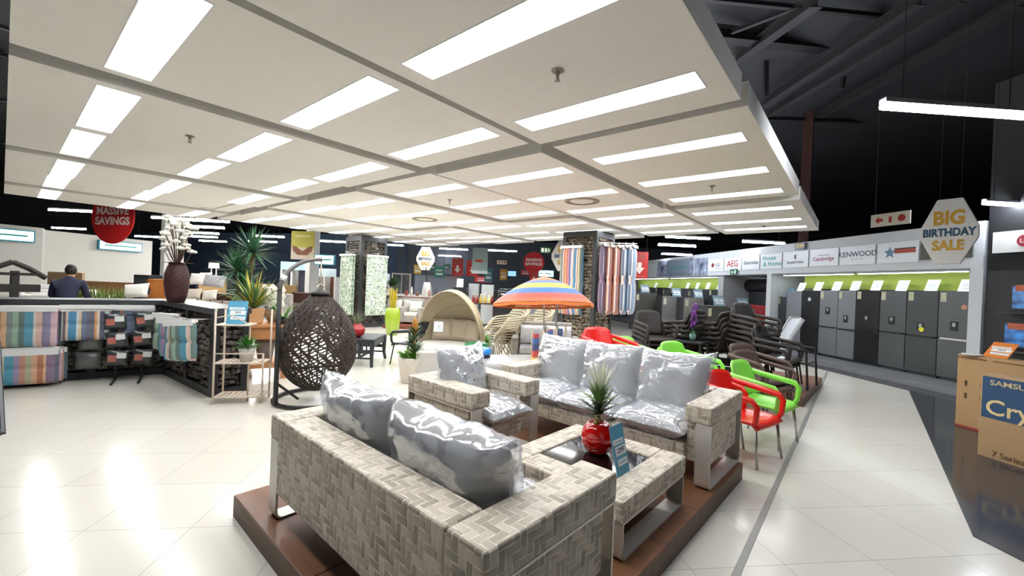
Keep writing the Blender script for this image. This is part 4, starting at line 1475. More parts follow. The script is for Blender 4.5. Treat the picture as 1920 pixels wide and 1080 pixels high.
for i, (x, y, a, l) in enumerate(((-.30, .30, 22, 'left'), (.04, .36, 0, 'middle'), (.36, .26, -24, 'right'))):
    aa = rad(-68)
    pos = (q[0] + x * math.cos(aa) - y * math.sin(aa), q[1] + x * math.sin(aa) + y * math.cos(aa), .70)
    o = T('scatter_cushion', f'beige scatter cushion at the {l} of three under the daybed canopy', 'cushion', pos, rot=eul(-68 + a, 14), group='scatter cushions on the daybed')
    M().pillow(.42, .42, .16, 10, pinch=.07).build('fabric_cover', mat('#b8aa94', .9, var=.08), o, smooth='all')
price_card('white price card standing on the daybed mattress', (4.915, 5.820, 0.724), (5.018, 5.696, 0.731), .18, 8, None, ('8999',), SIGNPAPER)

# blue and green stools
for (px_, lab, c1, z0) in (((4.780, 4.568, 0.474), 'blue topped black plastic stool behind the armchair', '#1583d6', .0), ((5.189, 5.015, 0.489), 'green topped dark plastic stool behind the blue one', '#0f7a45', .0)):
    t = T('plastic_stool', lab, 'stool', (px_[0], px_[1], 0), 20, 'moulded plastic stools')
    t.scale = (1.12, 1.12, 1.18)
    M().lathe([(.17, 0.44), (.185, .47), (.18, .50), (.14, .515), (.01, .515)], 24).build('seat_top', mat(c1, .3, 0, .3, .04), t, smooth='all')
    dk = mat('#152338', .35, var=.1)
    for i in range(4):
        a = rad(45 + 90 * i)
        M().tube([(.12 * math.cos(a), .12 * math.sin(a), .45), (.2 * math.cos(a), .2 * math.sin(a), 0)], [.055, .035], 6).build('leg', dk, t)
    M().lathe([(.165, .30), (.17, .44), (.15, .44), (.145, .30)], 24).build('collar', dk, t, smooth=True)
q = (6.311, 5.851, 0.139)
o = T('fern_planter', 'white tapered planter with a bright green fern behind the stools', 'plant pot', (q[0], q[1], 0))
M().lathe([(.13, 0), (.17, .2), (.20, .36), (.18, .36), (.17, .3)], 20).build('pot', OFFWHITE, o, smooth='all')
m = M()
rosette(m, (0, 0, .34), 60, .28, .04, 10, 85, .5)
m.build('fern_leaves', mat('#5c9a35', .5, var=.4, vs=20), o)
# white board and pale low table
q = (4.328, 5.115, 0.445)
t = T('display_wedge', 'pale grey angled display board behind the armchair cushion', 'display board', (q[0], q[1], 0), -40)
M().prism([(-.26, 0), (.3, 0), (.14, .50), (-.26, .50)], -.02, .25).build('board', mat('#c6c2bb', .7), t)

# ---------------------------------------------------------------- stacked beige sling chairs
BF = mat('#cdc3a8', .4, .1, var=.05)
SL = mat('#a89f8a', .8, var=.08)
def sling_chair(label, loc, a, group):
    t = T('sling_chair', label, 'chair', loc, a, group)
    M().sheet(lambda u, v: ((u - .5) * .46, -.22 + .42 * v, .43 - .04 * math.sin(math.pi * v)), 2, 6, .006).sheet(lambda u, v: ((u - .5) * .46, .2 + .16 * v, .43 + .48 * v), 2, 6, .006).build('sling', SL, t, smooth='all')
    for s in (-1, 1):
        x = s * .25
        M().tube([(x, -.30, 0), (x, -.25, .43), (x, .2, .42), (x, .37, .92), (x * .8, .375, .95)], .014, 6).build('side_rail', BF, t, smooth='all')
        M().tube([(x * 1.04, .33, .80), (x * 1.1, .22, .68), (x * 1.12, .05, .655), (x * 1.12, -.16, .64), (x * 1.1, -.26, .60), (x * 1.06, -.265, .45)], .017, 6).build('armrest', BF, t, smooth='all')
        M().tube([(x, .05, .42), (x, .34, 0)], .014, 6).build('leg', BF, t, smooth='all')
    M().tube([(-.2, .375, .95), (.2, .375, .95)], .014, 6).build('top_rail', BF, t, smooth='all')
    return t
s0 = None
for j, (pos, nm) in enumerate((((6.711, 5.841, 0.415), 'left'), ((7.300, 5.598, 0.398), 'right'))):
    n = 6
    for i in range(n):
        lab = f'beige sling armchair, ' + ('lowest' if i == 0 else ('topmost' if i == n - 1 else ORD[i] + ' from the floor')) + f' in the {nm} of two leaning stacks'
        aa = rad(-105)
        off = .075 * i
        loc = (pos[0] - off * .7 * math.sin(aa) * -1 * -1, pos[1] + off * .7 * math.cos(aa) * 1, .055 * i)
        if s0 is None:
            s0 = sling_chair(lab, loc, -105, 'stacked beige sling chairs')
        else:
            dup(s0, loc, -105, lab)

# ---------------------------------------------------------------- striped beach umbrella
q = (6.188, 4.283, 1.395)
t = T('beach_umbrella', 'open beach umbrella with red, blue and yellow rings', 'umbrella', (q[0], q[1], 0), 0, rot=(rad(-5), rad(3), 0))
def m_rings():
    q_ = NT('ringed_nylon')
    q_.set(None, .5)
    sp = q_.n('ShaderNodeSeparateXYZ')
    q_.l(q_.uv(), sp.inputs[0])
    rp = q_.n('ShaderNodeValToRGB')
    rp.color_ramp.interpolation = 'CONSTANT'
    st = [(0, '#cf6a35'), (.16, '#d97a3c'), (.24, '#c94a33'), (.33, '#2f62b0'), (.46, '#dcc63e'), (.64, '#2f62b0'), (.80, '#cc4433'), (.92, '#cf5a2c')]
    e = rp.color_ramp.elements
    for i, (p_, c) in enumerate(st):
        x = e[i] if i < 2 else e.new(p_)
        x.position = p_
        x.color = hx(c)
    q_.l(sp.outputs[1], rp.inputs[0])
    q_.l(rp.outputs[0], q_.b.inputs['Base Color'])
    q_.b.inputs['Subsurface Weight'].default_value = .0
    return q_.m
UMB = m_rings()
UR, UT, UE = .92, 1.80, 1.30
def um(u, v):
    az = u * 2 * math.pi
    seg = (u * 8) % 1
    rr = UR * v * (1 - .05 * math.sin(math.pi * seg) * v)
    z = UE + (UT - UE) * (1 - .45 * v - .55 * v ** 2.2)
    return (rr * math.cos(az), rr * math.sin(az), z)
M().sheet(um, 64, 14, 0, True).build('canopy', UMB, t, smooth='all')
M().sheet(lambda u, v: (um(u, 1)[0], um(u, 1)[1], UE - .05 * v - .012 * abs(math.sin(u * 8 * math.pi))), 64, 1, 0).build('valance', mat('#e8843e', .6), t, smooth='all')
M().cyl((0, 0, 0), (0, 0, UT), .013, n=8).build('pole', WHITE, t)
M().lathe([(.03, UT - .01), (.035, UT + .02), (.02, UT + .06), (.012, UT + .07)], 12).build('finial', WHITE, t, smooth='all')
for i in range(8):
    a = i * math.pi / 4
    M().tube([(.02 * math.cos(a), .02 * math.sin(a), UT - .03)] + [tuple(Vector(um(i / 8, v / 6)) * .985) for v in range(1, 7)], .004, 5).build('rib', STEEL, t)
M().lathe([(.2, 0), (.2, .05), (.05, .09), (.025, .3), (.02, .3)], 20).build('weighted_base', OFFWHITE, t, smooth=True)
# second pole of a closed parasol beside it
q = (6.968, 4.589, 0.750)
t = T('parasol_pole', 'pale blue bare parasol pole standing right of the beach umbrella pole', 'parasol pole', (q[0], q[1], 0), 0)
M().cyl((0, 0, 0.04), (.02, .0, 1.45), .014, n=8).build('pole', mat('#b8c6d0', .4), t)
M().lathe([(.18, 0), (.18, .04), (.03, .08)], 18).build('foot', OFFWHITE, t)
# folded striped deck chairs leaning between the sofas
DC = m_stripes('primary_striped_canvas', [('#2f5fa8', 2), ('#d8402f', 3), ('#e8c73e', 1), ('#d8402f', 2), ('#2c3f7a', 2)], .42, axis=1)
for px_, px2, lab in (((4.553, 3.275, 0.819), 1.02, 'folded striped deck chair, leftmost of three behind the three seat sofa'), ((5.502, 3.694, 0.755), .98, 'folded striped deck chair, middle of three behind the sofa'), ((6.108, 3.902, 0.639), .94, 'folded striped deck chair, rightmost of three behind the sofa')):
    t = T('folded_deck_chair', lab, 'deck chair', (px_[0], px_[1], 0), 30, 'folded striped deck chairs')
    M().sheet(lambda u, v: (-.06 + .10 * u, .02 * math.sin(7 * u), .12 + (px2 - .16) * v), 4, 4, .05).build('striped_canvas', DC, t)
    for y in (-.07, .07):
        M().cyl((-.03, y, 0), (-.01, y, px2), .016, n=6).build('pole', mat('#d5c4a1', .6), t)
# grey wicker two seater in the middle distance, wrapped cushions
def plain_sofa(name, label, loc, a, L, D, wick, cushm, n, hb=.70, group=None, seatz=.40):
    t = T(name, label, 'sofa', loc, a, group)
    for s in (-1, 1):
        M().box(min(s * L / 2, s * (L / 2 - .14)), max(s * L / 2, s * (L / 2 - .14)), -D / 2, D / 2, .04, .58).build('armrest', wick, t, bevel=.03)
    M().box(-L / 2 + .14, L / 2 - .14, D / 2 - .16, D / 2, .04, hb).build('backrest', wick, t, bevel=.03)
    M().box(-L / 2 + .14, L / 2 - .14, -D / 2, D / 2 - .16, .06, .26).build('seat_base', wick, t, bevel=.02)
    w = (L - .30) / n
    for i in range(n):
        x = -L / 2 + .15 + w * (i + .5)
        M().box(x - w * .49, x + w * .49, -D / 2, D / 2 - .18, .26, seatz).build('seat_cushion', cushm, t, bevel=.04, seg=3)
        M().at(tr(x, D / 2 - .24, .60) @ Matrix.Rotation(rad(-14), 4, 'X')).pillow(w * .96, .40, .17, 8, pinch=.05).build('back_cushion', cushm, t, smooth='all')
    return t
WRAPGREY = mat('#c9cacc', .18, 0, .6, .12, 14)
GW = m_wicker('grey_wicker', '#85817b', '#97938c', '#a7a39b', '#b7b3aa', .03)
PALEW = m_wicker('pale_wicker', '#b5ab9b', '#c2b9a9', '#cfc6b7', '#d8d0c2', .03)
q = (7.176, 4.961, 0.172)
plain_sofa('garden_sofa', 'grey wicker two seater with wrapped grey cushions just left of the stone pillar foot', (q[0], q[1], 0), -52, 1.4, .75, GW, WRAPGREY, 2, .86)
q = (5.116, 4.160, 0.438)
t = T('wrapped_ottoman', 'wide pale wicker ottoman topped by a wrapped cushion behind the armchair', 'ottoman', (q[0], q[1], 0), -35)
M().box(-.5, .5, -.36, .36, .03, .34).build('base', PALEW, t, bevel=.03)
M().box(-.49, .49, -.35, .35, .34, .47).build('cushion', WRAPGREY, t, bevel=.05, seg=3)
q = (4.199, 3.544, 0.523)
t = T('glass_table', 'low pale wicker table with a frosted glass top behind the armchair', 'table', (q[0], q[1], 0), -20)
M().box(-.5, .5, -.3, .3, .38, .42).build('glass_top', mat('#cfd6da', .15, 0, .5, .03), t, bevel=.01)
M().box(-.45, .45, -.26, .26, .05, .38).build('base', PALEW, t)

# ---------------------------------------------------------------- second platform, plastic chairs and wicker stacks
t = T('display_platform', 'low brown platform under the dark wicker chairs at the right', 'platform', F(7.46, .92), FA)
for i, (x0, x1, y0, y1) in enumerate(((0, 2.2, 0, 1.1), (0, 2.2, 1.105, 2.4))):
    M().box(x0, x1, y0, y1, .012, .14).build('deck_box', DECKWOOD, t, bevel=.006)
M().box(0, 2.2, -.002, 0, 0, .134).box(-.002, 0, 0, 2.4, 0, .134).build('side_board', DECKSIDE, t)
REDPL = mat('#e0231b', .3, 0, .2, .04)
GRNPL = mat('#8ee052', .3, 0, .2, .04)
# the two chairs at the aisle
red = arm_chair('plastic_armchair', 'red plastic armchair with metal legs at the aisle end of the sofa', F(4.72, 1.06), FA - 12, REDPL, ALU, 'plastic armchairs with metal legs', hb=.80, hs=.42)
grn = arm_chair('plastic_armchair', 'light green plastic armchair with metal legs behind the red one at the aisle', F(5.42, 1.02), FA - 10, GRNPL, ALU, 'plastic armchairs with metal legs', hb=.84, hs=.44)
def stack(src, n, loc, a, label, dz=.075, dy=.035):
    """n nested copies, each a little higher and further forward"""
    th = rad(a)
    for i in range(n):
        l = label.format('lowest' if i == 0 else ('topmost' if i == n - 1 else ORD[i] + ' from the floor')) if n > 1 else label
        dup(src, (loc[0] + math.sin(th) * dy * i, loc[1] - math.cos(th) * dy * i, loc[2] + dz * i), a, l)
q = F(5.06, 2.92); stack(red, 5, (q[0], q[1], 0), FA - 20, 'red plastic armchair, {} in the stack left of the green ones', .07, .05)
q = F(5.75, 2.75); stack(grn, 2, (q[0], q[1], 0), FA - 16, 'light green plastic armchair, {} of the pair right of the red stack', .07, .05)
q = F(5.25, 2.36); stack(red, 1, (q[0], q[1], .02), FA - 16, 'red plastic armchair behind the gap between two sofa cushions')
q = F(5.30, 1.88); stack(grn, 3, (q[0], q[1], 0), FA - 14, 'light green plastic armchair, {} in the stack behind the right sofa cushion', .07, .05)
q = F(4.75, 1.42); stack(red, 1, (q[0], q[1], 0), FA - 20, 'red plastic armchair between the sofa armrest and the light green chair', .07)

# moulded and woven dark chairs
def wicker_chair(name, label, loc, a, wick, group, hb=.90, card=False):
    return arm_chair(name, label, loc, a, wick, wick, group, hb=hb, hs=.43, w=.60, thick=.03)
dk = wicker_chair('wicker_chair', 'dark wicker armchair, lowest in the stack next to the striped cushions', F(7.7, 3.35, 0), FA - 35, DARKWICK, 'stacked dark wicker chairs')
def dstack(src, n, loc, a, where, dz=.085, dy=.03, first=0):
    th = rad(a)
    for i in range(first, n):
        l = 'dark wicker armchair, ' + ('lowest' if i == 0 else ('topmost' if i == n - 1 else ORD[i] + ' from the floor')) + ' ' + where
        dup(src, (loc[0] + math.sin(th) * dy * i, loc[1] - math.cos(th) * dy * i, loc[2] + dz * i), a, l)
dstack(dk, 5, F(7.7, 3.35, 0), FA - 35, 'in the stack next to the striped cushions', first=1)
dstack(dk, 4, F(8.1, 2.85, .14), FA + 165, 'in the stack left of the purple orchid')
dstack(dk, 4, F(8.3, 2.40, .14), FA + 165, 'in the stack right of the purple orchid')
dstack(dk, 6, F(8.3, 1.86, .14), FA - 20, 'in the tall stack before the silver fridges')
dstack(dk, 2, F(7.85, 1.34, .14), FA - 8, 'in the stack at the platform corner by the aisle')
br = wicker_chair('wicker_chair', 'mocha brown wicker armchair on the floor in front of the dark stacks', F(6.45, 1.24, 0), FA - 22, BROWNWICK, 'stacked dark wicker chairs', .84)
dup(br, F(6.52, 1.30, .08), FA - 22, 'mocha brown wicker armchair stacked on the one at the aisle')
# mesh lounge chair perched on the corner stack
q = F(8.42, 1.34, .14)
t = T('mesh_recliner', 'brown mesh backed chair standing at the platform end beside the black fridge', 'chair', q, FA - 5)
MESHM = mat('#4f4941', .7, var=.15, vs=40)
M().sheet(lambda u, v: ((u - .5) * .56, .1 + .18 * v, .42 + .52 * v), 4, 6, .015).build('backrest', MESHM, t, smooth='all')
M().sheet(lambda u, v: ((u - .5) * .56, -.4 + .5 * v, .42), 4, 4, .02).build('seat', MESHM, t)
for s in (-1, 1):
    M().tube([(s * .3, -.42, 0), (s * .3, -.38, .62), (s * .3, .1, .64), (s * .29, .29, .95)], .018, 6).build('armrest', mat('#2a2622', .4), t)
    M().tube([(s * .28, .3, 0), (s * .29, .1, .5)], .018, 6).build('leg', mat('#2a2622', .4), t)
price_card('white price card lying flat on the chair stack at the platform corner', F(7.66, 1.16, .60), F(7.95, 1.14, .60), .16, 72, None, ('1299',), SIGNPAPER)
# black glass table with orchid
q = F(7.75, 2.62, .14)
t = T('side_table', 'small black table under the purple orchid among the dark chairs', 'table', q, FA)
M().box(-.24, .24, -.24, .24, .58, .62).build('table_top', BLACKPL, t, bevel=.01)
for x in (-.2, .2):
    for y in (-.2, .2):
        M().box(x - .02, x + .02, y - .02, y + .02, 0, .58).build('leg', BLACKPL, t)
o = T('orchid_plant', 'purple orchid in a glass pot on the small black table', 'pot plant', (q[0], q[1], .762))
M().lathe([(.04, 0), (.06, .06), (.055, .12), (.05, .12)], 16).build('pot', mat('#7fa8a0', .2, 0, .5), o, smooth='all')
m = M(); fl = []
for i in range(3):
    pts = [(0, 0, .1), (.02 * (i - 1), .02, .34), (.04 * (i - 1), -.03, .62)]
    m.tube(pts, .006, 5)
    for k in range(9):
        fl.append((.04 * (i - 1) * k / 8 + R.uniform(-.05, .05), R.uniform(-.05, .02), .26 + .045 * k))
m.build('flower_stems', LEAF, o)
m = M()
for c in fl:
    for j in range(5):
        a = j * 1.256
        m.ball((c[0] + .022 * math.cos(a), c[1], c[2] + .022 * math.sin(a)), (.022, .012, .022), 5)
tag(m.build('purple_flowers', mat('#7c3f97', .6, var=.2), o), kind='stuff')
m = M(); rosette(m, (0, 0, .1), 7, .2, .06, 0, 50, .6); m.build('broad_leaves', LEAF, o)
# low dark table in front of the stacks
q = F(6.9, 1.75, 0)
t = T('glass_table', 'black glass topped table between the green chairs and the dark stacks', 'table', q, FA)
M().box(-.42, .42, -.3, .3, .55, .585).build('glass_top', gl, t, bevel=.008)
M().box(-.4, .4, -.28, .28, .44, .55).build('apron', DARKWICK, t)
for x in (-.37, .37):
    for y in (-.25, .25):
        M().box(x - .03, x + .03, y - .03, y + .03, 0, .44).build('leg', DARKWICK, t)
q = F(6.3, 2.45, 0)
wicker_chair('wicker_chair', 'low backed dark grey chair between the green stack and the orchid', q, FA - 150, DARKPL, 'stacked dark wicker chairs', .72)

# ---------------------------------------------------------------- fridges in the right alcove
FC = -9.5
INK = mat('#16181a', .4)
def fridge(s0, s1, h, col, label, split=.53, handle='dark', disp=None, n=0, sticker=None, energy=True, group='fridges in the right alcove', c=FC, z0=.1, depth=.62, metal=.55):
    w = s1 - s0 - .012
    p_ = wl(s1 - .006, z0, n, c)
    t = T('fridge', label, 'fridge', p_, WA, group)
    body = mat(col, .38, metal, 0, .05)
    sp = h * (1 - split)
    M().box(0, w, .05, depth, .03, h).box(.03, w - .03, .06, depth - .04, 0, .03).build('cabinet', mat('#3b3d40', .5), t)
    M().box(0, w, 0, .05, sp + .012, h).build('upper_door', body, t, bevel=.006)
    M().box(0, w, 0, .05, .06, sp - .012).build('lower_door', body, t, bevel=.006)
    hm = STEEL if handle == 'silver' else INK
    M().box(w * .08, w * .88, -.012, .0, sp - .02, sp + .012).build('recessed_handle', hm, t)
    if disp:
        d = M().box(w * .36, w * .60, -.006, 0, h * disp - .10, h * disp + .08).build('water_dispenser', INK, t)
        M().box(w * .44, w * .53, -.012, -.006, h * disp - .02, h * disp + .05).build('dispenser_lever', mat('#b8bcc0', .3, .6), d)
    if energy:
        M().box(w * .05, w * .22, -.004, 0, h - .21, h - .03).build('energy_label', mat('#c9c7a8', .6, var=.3, vs=30), t)
    if sticker:
        M().lathe([(.05, 0), (.05, .004)], 16).at().build('round_sticker', mat(sticker[2], .4), t, (w * sticker[0], -.003, h * sticker[1])).rotation_euler = (rad(90), 0, 0)
    return t
ST = [(6.62, 7.20, 1.74, '#5e6263', 'grey fridge with silver handle at the right end of the alcove', .53, 'silver', .62, ('.', 0), (.75, .83, '#c98a6a')),
      (7.20, 7.80, 1.74, '#4c4f50', 'dark grey fridge with a yellow sticker under its dispenser, second from the right', .54, 'dark', .58, 0, (.52, .545, '#e3e32a')),
      (7.80, 8.37, 1.73, '#595d5e', 'mid grey fridge with a dispenser, third from the right in the alcove', .53, 'dark', .63, 0, None),
      (8.37, 8.95, 1.73, '#0d0e11', 'black fridge with a small dispenser, between two grey ones in the alcove', .60, 'dark', .62, 0, None),
      (8.95, 9.43, 1.72, '#83868b', 'silver fridge with its dispenser low, left of the wide black fridge', .56, 'dark', .60, 0, None),
      (9.43, 9.97, 1.71, '#82858a', 'silver fridge with its dispenser high, right of the narrow black fridge', .55, 'dark', .70, 0, None),
      (9.97, 10.55, 1.70, '#0b0c0f', 'narrow black fridge with a white badge, between two silver ones', .60, 'dark', None, 0, (.45, .86, '#d7dadd')),
      (10.55, 11.10, 1.68, '#8d9095', 'silver fridge behind the mesh chair, left of the narrow black fridge', .55, 'dark', None, 0, None),
      (11.10, 11.40, 1.50, '#44484b', 'short dark grey fridge at the left end of the alcove', .5, 'dark', None, 0, None)]
for i, (a_, b_, h, col, lab, sp, hd_, di, _, stk) in enumerate(ST):
    fridge(a_, b_, h, col, lab, sp, hd_, di, 0, stk, energy=i not in (6, 7), metal=.1 if i in (3, 6) else .5)
    mid = (a_ + b_) / 2
    r_ = i in (3, 7)
    price_card('price card on the ' + lab.split(' in the alcove')[0].split(',')[0].replace(' at the right end of the alcove', ' at the far right').replace(' at the left end of the alcove', ' at the far left').replace(' behind the mesh chair', ' nearest the wall')
               + (' left of the wide black one' if i == 4 else (' right of the narrow black one' if i == 5 else '')), wl(mid + .12, .1 + h, -.18, FC), wl(mid - .12, .1 + h, -.18, FC), .26, 22, 'price cards on the alcove fridges', ('E',) if r_ else ('',), mat('#f4f1ef', .5, var=.02) if i != 8 else SIGNBLUE)

# ---------------------------------------------------------------- left fridge bank and the free standing row in front of it
for i in range(9):
    s0 = 14.15 + i * .72
    fridge(s0, s0 + .68, (1.66, 1.66, 1.6, 1.68, 1.68, 1.62, 1.7, 1.66, 1.7)[i], ('#4a4b4c', '#55585a', '#77797b', '#6d7173', '#3c3f42', '#77797b', '#505356', '#6b6f70', '#4a4d50')[i],
           ('dark fridge at the right end of the rear bank under the green band', 'dark fridge second from the right in the rear bank', 'grey fridge third from the right in the rear bank', 'grey fridge fourth from the right in the rear bank', 'black fridge fifth from the right in the rear bank', 'grey fridge sixth from the right in the rear bank',
            'dark fridge seventh from the right in the rear bank', 'grey fridge eighth from the right in the rear bank', 'dark fridge at the left end of the rear bank')[i], .55, group='fridges in the rear bank', n=-.05, c=-9.4)
    if i in (0, 1, 2, 3, 5, 7):
        price_card('white price card on the rear bank, ' + ORD[i] + ' place from the right', wl(s0 + .45, 1.78, -.2, -9.4), wl(s0 + .22, 1.78, -.2, -9.4), .26, 20, 'price cards on the rear bank', ('',), mat('#f4f1ef', .5, var=.02))
ROW = [(1192, 548, 42, 17.2, '#5b5852', 'tall dark taupe fridge nearest the striped cushions in the free standing row'),
       (1243, 555, 39, 16.4, '#8d8b86', 'tall light grey fridge second from the left in the free standing row'),
       (1284, 558, 38, 15.8, '#96948c', 'pale taupe fridge behind the purple orchid in the free standing row'),
       (1326, 573, 42, 12.9, '#5a5750', 'short dark taupe fridge right of the orchid in the free standing row'),
       (1372, 578, 46, 13.2, '#a3a09b', 'silver fridge with chrome doors at the right end of the free standing row')]
CARDP = [(16.635, 6.864, 1.548), (16.643, 5.596, 1.455), (16.556, 4.758, 1.434), (13.907, 3.411, 1.245), (14.721, 2.895, 1.184)]
for i, (x, y, w, d, col, lab) in enumerate(ROW):
    top = ((16.483, 7.048, 1.538), (16.392, 5.900, 1.439), (16.315, 5.050, 1.419), (13.762, 3.587, 1.235), (14.572, 3.075, 1.175))[i]
    ww = w * d / 790
    t = T('fridge', lab, 'fridge', (top[0], top[1], 0), -45, 'free standing fridges')
    body = mat(col, .4, .4, 0, .05)
    h = top[2]
    M().box(0, ww, .05, .6, 0, h).build('cabinet', mat('#3b3d40', .5), t)
    M().box(0, ww, 0, .05, h * .46, h).build('upper_door', body, t, bevel=.006)
    M().box(0, ww, 0, .05, .05, h * .45).build('lower_door', body, t, bevel=.006)
    M().box(.04, .15, -.004, 0, h - .32, h - .08).build('energy_label', mat('#c9c7a8', .6, var=.3, vs=30), t)
    cp = CARDP[i]
    price_card('blue grey card on the ' + lab.split(' in the')[0].split(' at the')[0].replace('second from the left','second in line').replace(' right of the orchid','').split(' nearest')[0].split(' behind')[0] + ' in the free row', (cp[0], cp[1] + .02, h), (cp[0] + .25, cp[1] - .23, h), .34, 18, 'price cards on the free standing fridges', ('999',), mat('#7f9aa4', .5, var=.08))
# dishwasher rack leaning beside
q = (12.402, 1.614, 0.472)
t = T('folded_table', 'tilted grey folded table leaning behind the tall dark stack', 'folded table', (q[0], q[1], .1), rot=eul(-60, 0, 28))
M().box(-.03, .03, -.3, .3, .2, 1.1).build('table_top', mat('#b3b8bd', .4, .2, var=.3, vs=8), t, bevel=.01)
M().tube([(-.06, -.28, .3), (-.06, -.28, 1.1), (-.06, .28, 1.1), (-.06, .28, .3)], .015, 6).build('frame', ALU, t)

# ---------------------------------------------------------------- brand panels, exit sign, clock on the fascia
PANELW = mat('#e4eaee', .35, var=.02)
def brand(s_l, s_r, z0, z1, label, parts):
    """flat panel on the fascia; s_l is its left edge as seen"""
    w = s_l - s_r
    t = T('brand_sign', label, 'sign', wl(s_l, 0, .012), WA, 'brand panels on the fascia')
    M().box(.015, w - .015, -.012, .0, z0, z1).build('panel', PANELW, t)
    for p_ in parts:
        if p_[0] == 't':
            _, st_, size, col, fx, fz, sx = p_
            text(st_, size, mat(col, .5, var=0), t, (w * fx, -.014, z0 + (z1 - z0) * fz), sx=sx, bold=.002)
        elif p_[0] == 'b':
            _, x0, x1, a0, a1, col, nm = p_
            M().box(w * x0, w * x1, -.016, -.012, z0 + (z1 - z0) * a0, z0 + (z1 - z0) * a1).build(nm, mat(col, .5, var=0), t)
        elif p_[0] == 'o':
            _, fx, fz, rr, col, nm = p_
            o = M().lathe([(rr, 0), (rr, .004)], 20).build(nm, mat(col, .5, var=0), t)
            o.location = (w * fx, -.012, z0 + (z1 - z0) * fz)
            o.rotation_euler = (rad(90), 0, 0)
    return t
Z0, Z1 = 2.42, 2.86
brand(14.58, 13.66, Z0, Z1, 'white panel with a dark red disc and grey letters, leftmost of the row', [('o', .3, .5, .08, '#8c2f3a', 'logo_disc'), ('t', 'LG', .17, '#4c4f52', .62, .5, 1.1), ('b', .48, .82, .18, .23, '#b9a0a4', 'tagline')])
brand(13.64, 12.75, Z0, Z1, 'white panel with bold red letters, second of the row', [('t', 'AEG', .30, '#c2262c', .5, .5, 1.05)])
brand(12.73, 11.90, Z0, Z1, 'white panel with small grey blue lettering, third of the row', [('t', 'Electrolux', .16, '#44566b', .52, .5, 1.0)])
brand(11.88, 11.0, Z0, Z1, 'white panel with teal shop lettering in two lines, fourth of the row', [('t', 'House', .19, '#0f9c94', .42, .72, 1.1), ('t', '& Home', .19, '#0f9c94', .56, .32, 1.1)])
brand(10.98, 10.08, Z0, Z1, 'white panel with a tiny dark emblem over thin lettering, fifth of the row', [('b', .47, .53, .55, .8, '#3c4046', 'emblem'), ('t', 'Russell Hobbs', .10, '#5c626a', .5, .33, 1.0)])
brand(10.06, 9.19, Z0, Z1, 'white panel with a pink swash over magenta lettering, sixth of the row', [('b', .3, .7, .62, .66, '#a98aa6', 'swash'), ('t', 'Cambridge', .14, '#a8557f', .5, .42, 1.0)])
brand(9.17, 8.27, Z0, Z1, 'white panel with wide grey capitals, seventh of the row', [('t', 'KENWOOD', .17, '#4a5a6c', .5, .55, 1.05), ('b', .34, .66, .28, .31, '#9fb0bd', 'tagline')])
brand(8.25, 7.38, Z0, Z1, 'white panel with a blue star emblem and red banner, rightmost of the row', [('b', .44, .92, .45, .66, '#b8402f', 'red_banner'), ('b', .44, .92, .64, .70, '#3a2f3c', 'dark_edge'), ('b', .46, .9, .5, .56, '#e08d6a', 'banner_light')])
m = M()
pts = []
for i in range(10):
    a = rad(90 + 36 * i)
    rr = .13 if i % 2 == 0 else .055
    pts.append((rr * math.cos(a), rr * math.sin(a)))
st = [o for o in bpy.data.objects if o.get('label', '').startswith('white panel with a blue star')][0]
M().prism(pts, -.018, -.012).build('star_emblem', mat('#5a7f9d', .5, var=0), st, (.87 * .33, 0, Z0 + .44 * .5))
for i, (s_, lab) in enumerate(((7.36, 'dark end tile on the fascia left of the birthday hexagon'), (6.75, 'dark end tile on the fascia right of the birthday hexagon'))):
    t = T('fascia_tile', lab, 'tile', wl(s_, 0, .012), WA)
    M().box(0, .26, -.01, 0, 2.45, 2.80).build('tile', mat('#4b4a3c', .5, var=.3, vs=10), t)
t = T('wall_clock', 'black digital clock with amber figures high on the fascia', 'clock', wl(10.52, 0, .03), WA)
M().box(0, .34, -.03, 0, 2.90, 3.08).build('case', mat('#1b1f1d', .4), t)
text('7:19', .13, glow('#c9a52f', 1.0, 'lit_amber_digits'), t, (.17, -.032, 2.99), sx=1.0)
t = T('exit_sign', 'small green emergency exit sign under the red lettered panel', 'exit sign', wl(13.26, 0, .03), WA)
M().box(0, .34, -.03, 0, 2.28, 2.46).build('sign_box', mat('#3c6b52', .5), t)
M().prism([(.05, 2.36), (.12, 2.41), (.12, 2.38), (.17, 2.38), (.17, 2.34), (.12, 2.34), (.12, 2.31)], -.033, -.03).build('arrow', mat('#dfeee2', .5), t)
M().box(.22, .30, -.033, -.03, 2.31, 2.43).build('door_symbol', mat('#dfeee2', .5), t)
# large photo panels further along
PH1 = NT('blue_photo_print')
PH1.set(None, .4)
rp = PH1.n('ShaderNodeValToRGB')
e = rp.color_ramp.elements
e[0].color, e[0].position = hx('#2a3350'), .3
e[1].color, e[1].position = hx('#b9c2da'), .7
PH1.l(PH1.noise(PH1.obj(), 3.5, 3), rp.inputs[0]); PH1.l(rp.outputs[0], PH1.b.inputs['Base Color'])
t = T('photo_panel', 'wide kitchen photo panel with a teal logo screen on the far fascia', 'photo panel', wl(18.6, 0, .01), WA)
M().box(0, 3.0, -.01, 0, 2.30, 3.0).build('print', PH1.m, t)
M().box(1.0, 2.8, -.03, -.01, 2.36, 2.95).build('screen', mat('#8f9fae', .2, 0, .4), t)
text('House & Home', .22, mat('#18a08f', .5), t, (1.9, -.032, 2.66), sx=.9)
t = T('photo_panel', 'narrow blue photo panel left of the disc logo panel', 'photo panel', wl(15.5, 0, .01), WA)
M().box(0, .85, -.01, 0, 2.30, 2.95).build('print', PH1.m, t)
t = T('photo_panel', 'pale panel with grey lettering left of the wide kitchen photo', 'photo panel', wl(19.6, 0, .01), WA)
